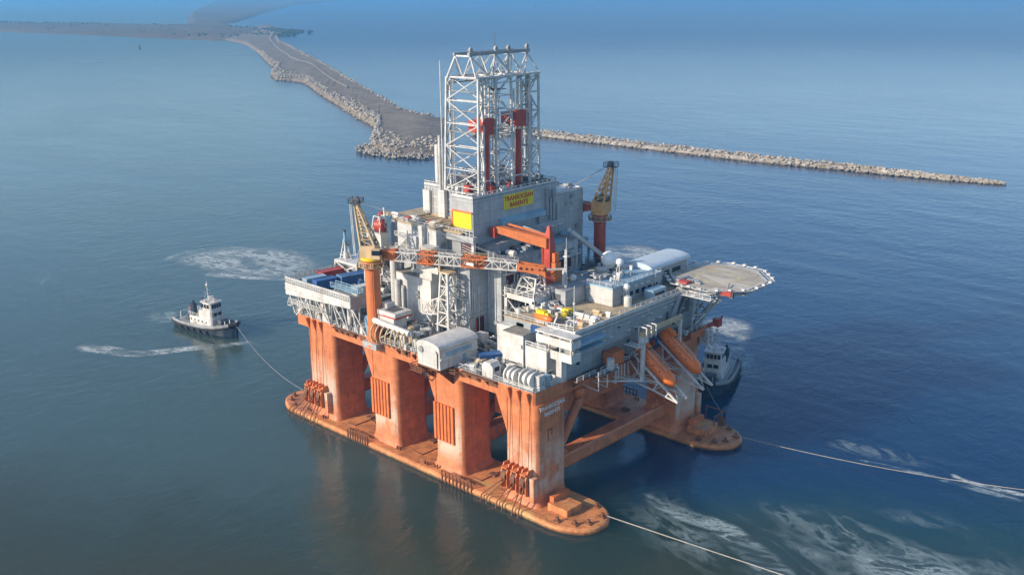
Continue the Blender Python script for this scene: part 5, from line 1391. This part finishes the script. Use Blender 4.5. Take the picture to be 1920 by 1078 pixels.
for lab, x, y in (('pale blue locker beside the largest front windlass', 41.3, -28.4), ('grey locker behind the middle front windlass', 36.2, -28.2), ('white locker below the big white box cabin', 30.4, -28.6)):
    solo('deck_locker', MB().cbox((x, y, D+.01), (1.7, 1.5, 2.4)).cbox((x, y, D+2.42), (1.9, 1.7, .15)), 'pblue' if 'blue' in lab else ('grey' if 'grey' in lab else 'white'), lab, 'locker')
# a small orange rescue boat on the roof, its davit, and a man in orange beside it
def boat_hull(T, L, W, H, n=12, m=14, tail=.55):
    secs = []
    for i in range(n+1):
        u_ = i/n; k = max(.02, 1-abs((u_-.45)/(.56 if u_ > .45 else .47))**3.0); k2 = k**.6
        secs.append([T @ V((L*(u_-.5), W/2*k2*math.cos(2*math.pi*j/m), H/2*k2*math.sin(2*math.pi*j/m))) for j in range(m)])
    return secs
t = thing('rescue_boat', 'small open orange rescue boat sitting on the tan roof', 'boat', (33.0, -20.2, 42))
part('hull', MB().loft(boat_hull(Matrix.Translation((33.0, -19.6, 43.3)) @ Matrix.Rotation(R(-8), 4, 'Z'), 6.2, 2.5, 2.2)), 'boat', t)
part('cockpit', MB().cbox((32.4, -19.6, 44.1), (2.6, 1.4, .9)).cbox((34.4, -19.8, 44), (1, 1, .7)), 'yellow', t)
part('davit', MB().beam((31, -18, 42), (31, -18, 46), .35).beam((31, -18, 46), (33, -19.6, 46.4), .3).cbox((33, -19.6, 42.02), (4, 2, .4)).beam((37, -21, 42), (38.4, -21, 45), .3), 'white', t)
def person(label, x, y, z, mat):
    t = thing('person', label, 'person', (x, y, z))
    q = MB(); q.cyl((x-.12, y, z), (x-.1, y, z+.85), .09, .12, 8); q.cyl((x+.12, y, z), (x+.1, y, z+.85), .09, .12, 8)
    q.ball((x, y, z+1.12), .27, 10, 8, (1, .7, 1.5)); q.cyl((x-.28, y, z+1.4), (x-.38, y+.05, z+.8), .07, .05, 6); q.cyl((x+.28, y, z+1.4), (x+.38, y+.05, z+.8), .07, .05, 6); q.ball((x, y, z+1.68), .14, 10, 8, (1, 1, 1.2))
    part('body', q, mat, t); part('hard_hat', MB().ball((x, y, z+1.74), .17, 10, 6, v0=0), 'white', t)
person('crew member in an orange red suit standing alone on the tan roof', 41.0, -16.0, 42.02, 'redpaint')
t = thing('satellite_stand', 'white dish stand on the tan roof edge, right of the crew member', 'antenna', (42.6, -12, 42))
part('dish', MB().ball((42.6, -12, 43.4), 1.1, 14, 7, (1, 1, .5), 0), 'dome', t); part('mount', MB().cbox((42.4, -12.4, 42.02), (2, 2.6, .7)).cyl((42.6, -12, 42.6), (42.6, -12, 43.5), .3), 'white', t)
t = thing('flag_mast', 'thin white mast at the left end of the tan roof', 'mast', (43.6, -21, 42)); part('pole', MB().cyl((43.6, -21, 42), (43.6, -21, 53.5), .14, .08, 8), 'white', t); part('crosstree', MB().beam((43.6, -22.4, 46), (43.6, -19.6, 46), .14).cyl((43.6, -21, 49), (43.6, -21, 49.5), .3), 'white', t)
t = thing('antenna_mast', 'thin lattice antenna mast behind the tan roof, next to the boom tip', 'mast', (26.5, -3.5, 42)); part('lattice_pole', MB().lattice([(26.2, -3.8, 42), (26.8, -3.8, 42), (26.5, -3.2, 42)], [(26.3, -3.7, 56), (26.7, -3.7, 56), (26.5, -3.3, 56)], 12, .1, .06), 'steel', t); part('aerial', MB().cyl((26.5, -3.5, 56), (26.5, -3.5, 59), .07, n=6).cbox((26.5, -3.5, 54), (1.2, 1.2, .3)), 'white', t)
t = thing('tripod_antenna', 'small white tripod aerial on the pale blue roof right of the dark hatch', 'antenna', (35.6, 5, 46.6)); part('tripod', MB().beam((35.2, 4.6, 46.6), (35.6, 5, 48.4), .12).beam((36.1, 4.7, 46.6), (35.6, 5, 48.4), .12).beam((35.6, 5.6, 46.6), (35.6, 5, 48.4), .12), 'steel', t); part('aerial', MB().ball((35.6, 5, 48.7), .4, 10, 8), 'dome', t)

# ------------------------------------------------------------------ free-fall lifeboats on their launching ramps
def lifeboat(label, lab2, y, x0, z0):
    ang = R(34.5); Lb = 14.8
    T = Matrix.Translation((x0+Lb/2*math.cos(ang), y, z0-Lb/2*math.sin(ang))) @ Matrix.Rotation(ang, 4, 'Y')
    t = thing('lifeboat', label, 'lifeboat', (x0+4, y, z0-6))
    secs = []
    for i in range(17):
        u_ = i/16
        k = min(1, .8+2*u_, (1-((u_-.78)/.22)**2.2)**.5 if u_ > .78 else 1)*(1 if u_ > 0 else .72); k = max(k, .03)
        secs.append([T @ V((Lb*(u_-.5), 1.85*k*math.cos(a), .1+1.85*k*math.sin(a)*(1 if math.sin(a) > 0 else .9))) for a in [2*math.pi*j/18 for j in range(18)]])
    h = part('hull', MB().loft(secs), 'boat', t)
    q = MB(T); q.loft([[V((-Lb*.46+a, b, c)) for b, c in ((-1.0, 1.3), (1.0, 1.3), (.75, 2.7), (-.75, 2.7))] for a in (0, .3, 2.4, 3.2)], False); cp = part('cockpit', q, 'boat', t)
    q = MB(T); q.box(-Lb*.46+3.1, -Lb*.46+3.26, -.6, .6, 1.8, 2.5); part('window', q, 'glass', cp)
    q = MB(T); q.box(-6, 4.2, -1.96, -1.8, -.1, .12); q.box(-6, 4.2, 1.8, 1.96, -.1, .12); part('fender_strip', q, 'orange', t)
    q = MB(T)
    for x in (-4, -1.8, .4, 2.6): q.cyl((x, -1.72, .75), (x, 1.72, .75), .26, n=10)
    part('porthole', q, 'glass', t)
    q = MB(T); q.rail([(-4, -.9, 1.72), (3.6, -.9, 1.72)], h=.35, r=.05, mid=False); q.rail([(-4, .9, 1.72), (3.6, .9, 1.72)], h=.35, r=.05, mid=False); part('grab_rail', q, 'white', t)
    q = MB(T); q.cyl((.8, 0, 1.9), (.8, 0, 2.15), .35, n=12); q.box(-2.6, -1.8, -.4, .4, 1.9, 2.05); part('hatch', q, 'boat', t)
    r = thing('launch_ramp', lab2, 'boat ramp', (x0+6, y, z0-8))
    q = MB(T)
    for s in (-2.05, 2.05):
        q.beam((-7.5, s, -1.2), (11.2, s, -1.2), .42, .5)
        q.beam((-7.5, s, -1.2), (-4, s, -1.2), .4)
        for k in range(4): q.beam((-4+k*3.6, -1.75, -1.3), (-4+k*3.6, 1.75, -1.3), .25)
    part('rail', q, 'white', r)
    q = MB()
    for s in (-2.05, 2.05):
        tip = T @ V((11.2, s, -1.2)); mid = T @ V((4.2, s, -1.2)); low = V((mid.x-1.6, y+s, tip.z+1.4)); root = V((43.4, y+s, z0-9.0)); rt2 = V((42.8, y+s, z0-3))
        q.beam(tip, low, .34); q.beam(low, root, .34); q.beam(mid, low, .28); q.beam(T @ V((8, s, -1.2)), low.lerp(tip, .5), .26); q.beam(mid, root, .26); q.beam(T @ V((-1, s, -1.2)), root, .3); q.beam(root, rt2, .34)
    for u_ in (0, 1):
        a = V((43.4+u_*(mid.x-1.6-43.4), y-1.75, z0-9.0+u_*(tip.z+1.4-z0+9))); q.beam(a, a+V((0, 3.5, 0)), .26)
    q.beam(V((43.4, y-1.75, z0-9)), low, .22); q.beam(T @ V((11.2, -1.75, -1.2)), T @ V((6, 1.75, -1.2)), .2)
    part('truss', q, 'white', r)
    return t
lifeboat('orange free-fall lifeboat, the nearer and lower of the pair', 'white launching ramp under the nearer lifeboat', 3.4, 43.7, 33.0)
lifeboat('orange free-fall lifeboat beside the far platform corner, the upper of the pair', 'white launching ramp under the farther lifeboat', 14.4, 44.1, 33.2)
gn = thing('boat_gantry', 'white post and beam gantry between the two lifeboats', 'gantry', (47, 10, 24))
part('post', MB().cyl((48, .7, 24.6), (48, .7, 35), .62, n=14).beam((48, .7, 35), (48, .7, 36.2), 1.9, 1.7), 'white', gn)
part('post', MB().beam((48, 16.9, 30.5), (48, 16.9, 38.2), .75), 'white', gn)
part('beam', MB().beam((48, 2, 37.6), (48, 17.1, 37.7), 1.1, .9).beam((48, 14, 37.2), (48, 16.9, 35.2), .4), 'cream', gn)
q = MB()
for y in (.4, 2.4, 4.4):
    q.bars([((46.8, y, 36.2), (46.8, y, 39)), ((49.2, y, 36.2), (49.2, y, 39)), ((46.8, y, 39), (49.2, y, 39)), ((46.8, y, 36.2), (49.2, y, 36.2))], .14)
part('cradle', q, 'white', gn); part('winch_box', MB().cbox((48, 2.6, 36.22), (1.8, 4.4, 1.3)), 'cream', gn)
part('platform', MB().box(44.5, 49, -2.6, .2, 34.4, 34.6).rail([(49, -2.6, 34.6), (49, .2, 34.6)], r=.08).beam((43.4, -5, 26.4), (48, .7, 24.8), .4).beam((43.4, -11, 27), (48, .7, 24.8), .4).beam((42.8, .7, 30.4), (48, .7, 25.4), .35).beam((42.8, .7, 25), (48, .7, 24.8), .35).beam((42.8, .7, 30.2), (48, .7, 34), .3), 'white', gn)
gl = thing('gallery_stand', 'small white railed stand with a white drum, left of the orange container', 'platform', (45.5, -12, 28))
part('floor', MB().box(42.8, 47.6, -16.5, -9, 30.5, 30.7), 'dgrey', gl)
part('drum', MB().cyl((46.4, -10.4, 30.7), (46.4, -10.4, 33.4), .95, n=16), 'white', gl)
q = MB()
for y in (-16.2, -12.8, -9.4): q.beam((47.4, y, 30.6), (47.4, y, 27), .22); q.beam((47.4, y, 27), (42.8, y, 27.4), .2)
for y in (-8, -6.8, -5.6, -4.4): q.beam((46.2, y, 30.4), (46.2, y, 27), .26)
q.rail([(47.5, -16.5, 30.7), (47.5, -9, 30.7)], r=.08)
part('legs', q, 'white', gl)
machines('gallery_machinery', 'dark pipes and valves under the front wall of the living quarters', 'machinery', 60, 22, 42.9, 44.4, -3, 24, 30.5, ('dgrey', 'redpaint', 'steel', 'blue'), 2.2)
rk = thing('gangway_crane', 'dark red folded arm reaching outwards at the far front corner, below the helideck', 'crane', (40, 34.6, 27.5))
part('arm', MB().beam((40.6, 33.6, 27), (43.2, 36.2, 28.8), 1.6, 1.3).beam((43.2, 36.2, 28.7), (45.0, 38.8, 29.8), 1.0, .9), 'redpaint', rk)
part('head', MB().cbox((45.4, 39.4, 28.9), (1.9, 1.9, 2.2)).beam((45.5, 40, 30.4), (46.1, 40.9, 31.6), .35), 'redpaint', rk)
part('frame', MB().lattice([(43.6, 33.9, 25), (46, 33.9, 25), (46, 36, 25), (43.6, 36, 25)], [(43.6, 33.9, 29), (46, 33.9, 29), (46, 36, 29), (43.6, 36, 29)], 1, .2, .16, 'x'), 'white', rk)
part('fluted_panel', MB().ext([(40.6, 29.8), (44.6, 29.8), (44.0, 27), (42.2, 23.4), (40.6, 27)], 'y', 34.1, 35.2).box(42.8, 44.6, 27.6, 34, 27.6, 29.6), 'orange', rk)

# ------------------------------------------------------------------ tugs
def tug(label, P0, head, L=30.0, B=9.6, hullm='navy', house_m='white', s=1.0):
    T = Matrix.Translation((P0[0], P0[1], 0)) @ Matrix.Rotation(head, 4, 'Z') @ Matrix.Scale(L/30.0, 4)
    t = thing('tugboat', label, 'tugboat', (P0[0], P0[1], 0))
    st = [(-15, .72, 2.3), (-14, .86, 2.2), (-10, .97, 2.0), (-4, 1, 2.0), (3, 1, 2.4), (8, .9, 3.0), (11.5, .66, 3.7), (14, .33, 4.3), (15.2, .06, 4.6)]
    secs = []
    for x, k, h in st:
        hb = B/2*k
        secs.append([T @ V(p) for p in ((x*.97, -hb*.7, -1.6), (x, -hb, .6), (x+.2*(x > 8), -hb*1.02-.05, h), (x+.2*(x > 8), hb*1.02+.05, h), (x, hb, .6), (x*.97, hb*.7, -1.6))])
    hl = part('hull', MB().loft(secs, False), hullm, t)
    q = MB()
    for sg in (-1, 1):
        for (x, k, h), (x2, k2, h2) in zip(st, st[1:]):
            a = [T @ V((x, sg*B/2*k*1.03, h-.1)), T @ V((x, sg*B/2*k*1.03, h+1.0)), T @ V((x2, sg*B/2*k2*1.03, h2+1.0)), T @ V((x2, sg*B/2*k2*1.03, h2-.1))]
            b = [T @ V((x, sg*(B/2*k*1.03+.22), h-.1)), T @ V((x, sg*(B/2*k*1.03+.22), h+1.0)), T @ V((x2, sg*(B/2*k2*1.03+.22), h2+1.0)), T @ V((x2, sg*(B/2*k2*1.03+.22), h2-.1))]
            q.loft([a, b], False)
    part('bulwark', q, 'grey', t)
    q = MB()
    path = [(x, B/2*k*1.03+.3, h-.25) for x, k, h in st]
    for sg in (-1, 1): q.tube([T @ V((x, sg*y, z)) for x, y, z in path], .36, 8)
    q.tube([T @ V(p) for p in ((13.6, -2.2, 4.6), (15.5, 0, 4.9), (13.6, 2.2, 4.6))], .75, 8)
    part('fender', q, 'black', t)
    q = MB()
    for sg in (-1, 1):
        for k in range(6): x = -9+k*3.4; q.cyl(T @ V((x, sg*(B/2*1.0+.35), 1.1)), T @ V((x, sg*(B/2*1.0+.75), 1.1)), .6, n=12)
    part('tyre', q, 'black', t)
    q = MB(); q.add([T @ V(p) for p in ((-14, -3.6, 2.35), (-4, -4.3, 2.2), (6, -4.2, 2.9), (11, -3, 3.6), (11, 3, 3.6), (6, 4.2, 2.9), (-4, 4.3, 2.2), (-14, 3.6, 2.35))], [(0, 1, 6, 7), (1, 2, 5, 6), (2, 3, 4, 5)]); part('deck', q, 'pont' if hullm != 'navy' else 'grey', t)
    q = MB(T); q.ext(rrect(-6.5, 6.0, -3.0, 3.0, 1.0, 3), 'z', 2.1, 5.3); q.ext(rrect(-1.5, 5.6, -2.7, 2.7, 1.0, 3), 'z', 5.3, 7.9); dkh = part('deckhouse', q, house_m, t)
    q = MB(T)
    for x in (-5, -3, -1, 1, 3): q.cyl((x, -3.08, 4), (x, 3.08, 4), .32, n=10)
    part('porthole', q, 'glass', dkh)
    q = MB(T); q.ext(rrect(.2, 5.2, -2.4, 2.4, 1.1, 3), 'z', 7.9, 10.7); q.ext(rrect(-.4, 5.7, -2.8, 2.8, 1.1, 3), 'z', 10.71, 11.0); wh = part('wheelhouse', q, house_m, t)
    q = MB(T)
    for y in (-1.55, -.5, .55, 1.6): q.box(5.18, 5.3, y-.42, y+.42, 8.9, 10.2)
    for x in (1, 2.4, 3.8): q.box(x-.5, x+.5, -2.5, -2.38, 8.9, 10.2); q.box(x-.5, x+.5, 2.38, 2.5, 8.9, 10.2)
    for y in (-.9, .9): q.box(5.58, 5.68, y-.7, y+.7, 6.2, 7.3)
    part('window', q, 'glass', wh)
    q = MB(T)
    q.cyl((1.6, 0, 11), (1.2, 0, 17.5), .22, .12, 8); q.beam((1.4, -1.6, 14), (1.4, 1.6, 14), .18); q.beam((1.3, -.9, 15.6), (1.3, .9, 15.6), .15); q.cbox((1.4, 0, 16.2), (.8, .8, .5)); q.cyl((2.6, 0, 12.2), (2.6, 0, 12.5), 1.0, n=12); q.beam((.2, -1.2, 11), (1.3, 0, 14.5), .14); q.beam((.2, 1.2, 11), (1.3, 0, 14.5), .14)
    part('mast', q, house_m, t)
    for sg in (-1, 1):
        q = MB(T); q.ext(rrect(-5.2, -3.2, sg*2.1-.8, sg*2.1+.8, .4, 2), 'z', 5.3, 9.4); q.cyl((-4.2, sg*2.1, 9.4), (-4.2, sg*2.1, 10.4), .4, n=10); part('funnel', q, 'navy' if sg else house_m, t)
    q = MB(T); q.cyl((8.2, -1.6, 4.6), (8.2, 1.6, 4.6), .95, n=16); q.cbox((8.2, 0, 3.0), (2.4, 4.2, .9)); q.cyl((-9.5, -1.4, 3.4), (-9.5, 1.4, 3.4), .9, n=16); q.cbox((-9.5, 0, 2.1), (2.4, 3.6, .8)); part('winch', q, 'dgrey', t)
    q = MB(T); q.beam((-12, -2, 2.3), (-12, -2, 5), .3); q.beam((-12, 2, 2.3), (-12, 2, 5), .3); q.beam((-12, -2, 5), (-12, 2, 5), .3); q.rail([(-6.4, -3, 5.3), (-6.4, 3, 5.3), (-1.6, 3, 5.3)], r=.06); q.rail([(-6.4, -3, 5.3), (-1.6, -3, 5.3)], r=.06); q.rail([(-1.4, -2.6, 7.9), (.2, -2.6, 7.9)], r=.06); q.beam((10.4, -1, 3.7), (10.4, -1, 5.2), .3); q.beam((10.4, 1, 3.7), (10.4, 1, 5.2), .3); part('rigging', q, 'steel', t)
    q = MB(T)
    for sg in (-1, 1): q.cyl((-2.4, sg*1.9, 5.9), (-1.0, sg*1.9, 5.9), .42, n=10); q.cbox((-3.2, sg*2.6, 2.1), (1.6, .8, 1.2))
    q.cyl((4.6, 0, 11), (4.6, 0, 11.5), .4, n=10); q.cbox((2.4, -2, 11), (.6, .6, .5)); q.cbox((2.4, 2, 11), (.6, .6, .5)); part('deck_gear', q, 'cream', t)
    q = MB(T); q.cyl((-7.6, 1.6, 2.2), (-7.6, 1.6, 5.2), .22, n=8); q.beam((-7.6, 1.6, 5.2), (-11, .6, 6.2), .24); part('deck_hoist', q, 'orange', t)
    return t, T
t1, T1 = tug('white and dark tugboat lying apart on the open water left of the rig', (-136.4, -13.0), R(7), 32, 8.8)
t2, T2 = tug('dark hulled tugboat tucked behind the far right corner of the rig', (29.4, 66.6), math.atan2(-31, 12), 32, 10.5)
t3, T3 = tug('red brown tugboat just beyond the right edge, only its stern tip showing', (145.2, 62.0), math.atan2(14, 16), 30, 9.5, 'rustbrown')

# tow wires
def wire(label, a, b, sag, r, mat='rope'):
    a, b = V(a), V(b); n = 24; pts = [a.lerp(b, i/n)-V((0, 0, sag*4*(i/n)*(1-i/n))) for i in range(n+1)]
    q = MB(); q.tube(pts, r, 6)
    return solo('tow_wire', q, mat, label, 'tow wire')
wire('thick pale tow wire running from the near pontoon tip off the bottom edge', (58.6, -26.6, 2.2), (210, -2, -1.2), .3, .13, 'wire2')
wire('pale tow wire from the far pontoon towards the right edge', (57.2, 31.4, 2.2), (135, 53, 3.2), 1.7, .09, 'wire2')
wire('thin wire from the bow of the left tug to the back of the near pontoon', T1 @ V((14.6, 0, 4.6)), (-57.5, -28, 2.4), 3.0, .07, 'wire')
wire('short dark wire between the right tug and the far pontoon post', T2 @ V((14.6, 0, 4.6)), (50.5, 36, 5.6), .8, .09, 'wire')
# navigation marks
def buoy(label, x, y, h):
    t = thing('navigation_buoy', label, 'buoy', (x, y, 0))
    part('float', MB().cyl((x, y, -1), (x, y, 1.2), 2.2, n=16), 'dgrey', t)
    part('tower', MB().lattice([(x-1.5, y-1.5, 1.2), (x+1.5, y-1.5, 1.2), (x+1.5, y+1.5, 1.2), (x-1.5, y+1.5, 1.2)], [(x-.5, y-.5, h), (x+.5, y-.5, h), (x+.5, y+.5, h), (x-.5, y+.5, h)], 3, .3, .2), 'dgrey', t)
    part('topmark', MB().ball((x, y, h+1), 1.2, 10, 8), 'dgrey', t)
buoy('dark navigation buoy alone on the water at the upper left', -1870, 869, 8)
buoy('tiny dark buoy far out on the water at the top centre', -3823, 4307, 9)

# ------------------------------------------------------------------ sea haze
m = bpy.data.materials.new('sea_haze'); m.use_nodes = True; nt = m.node_tree
for n_ in list(nt.nodes):
    if n_.type == 'BSDF_PRINCIPLED': nt.nodes.remove(n_)
pv = nt.nodes.new('ShaderNodeVolumePrincipled')
pv.inputs['Color'].default_value = (.19, .54, .92, 1); pv.inputs['Density'].default_value = HAZE; pv.inputs['Anisotropy'].default_value = .1
nt.links.new(pv.outputs[0], nt.nodes['Material Output'].inputs['Volume'])
hz = struct('haze', MB().box(-S-500, S+500, -S-500, S+500, -3, 132), m, 'thin blue sea haze over the whole scene', 'stuff')
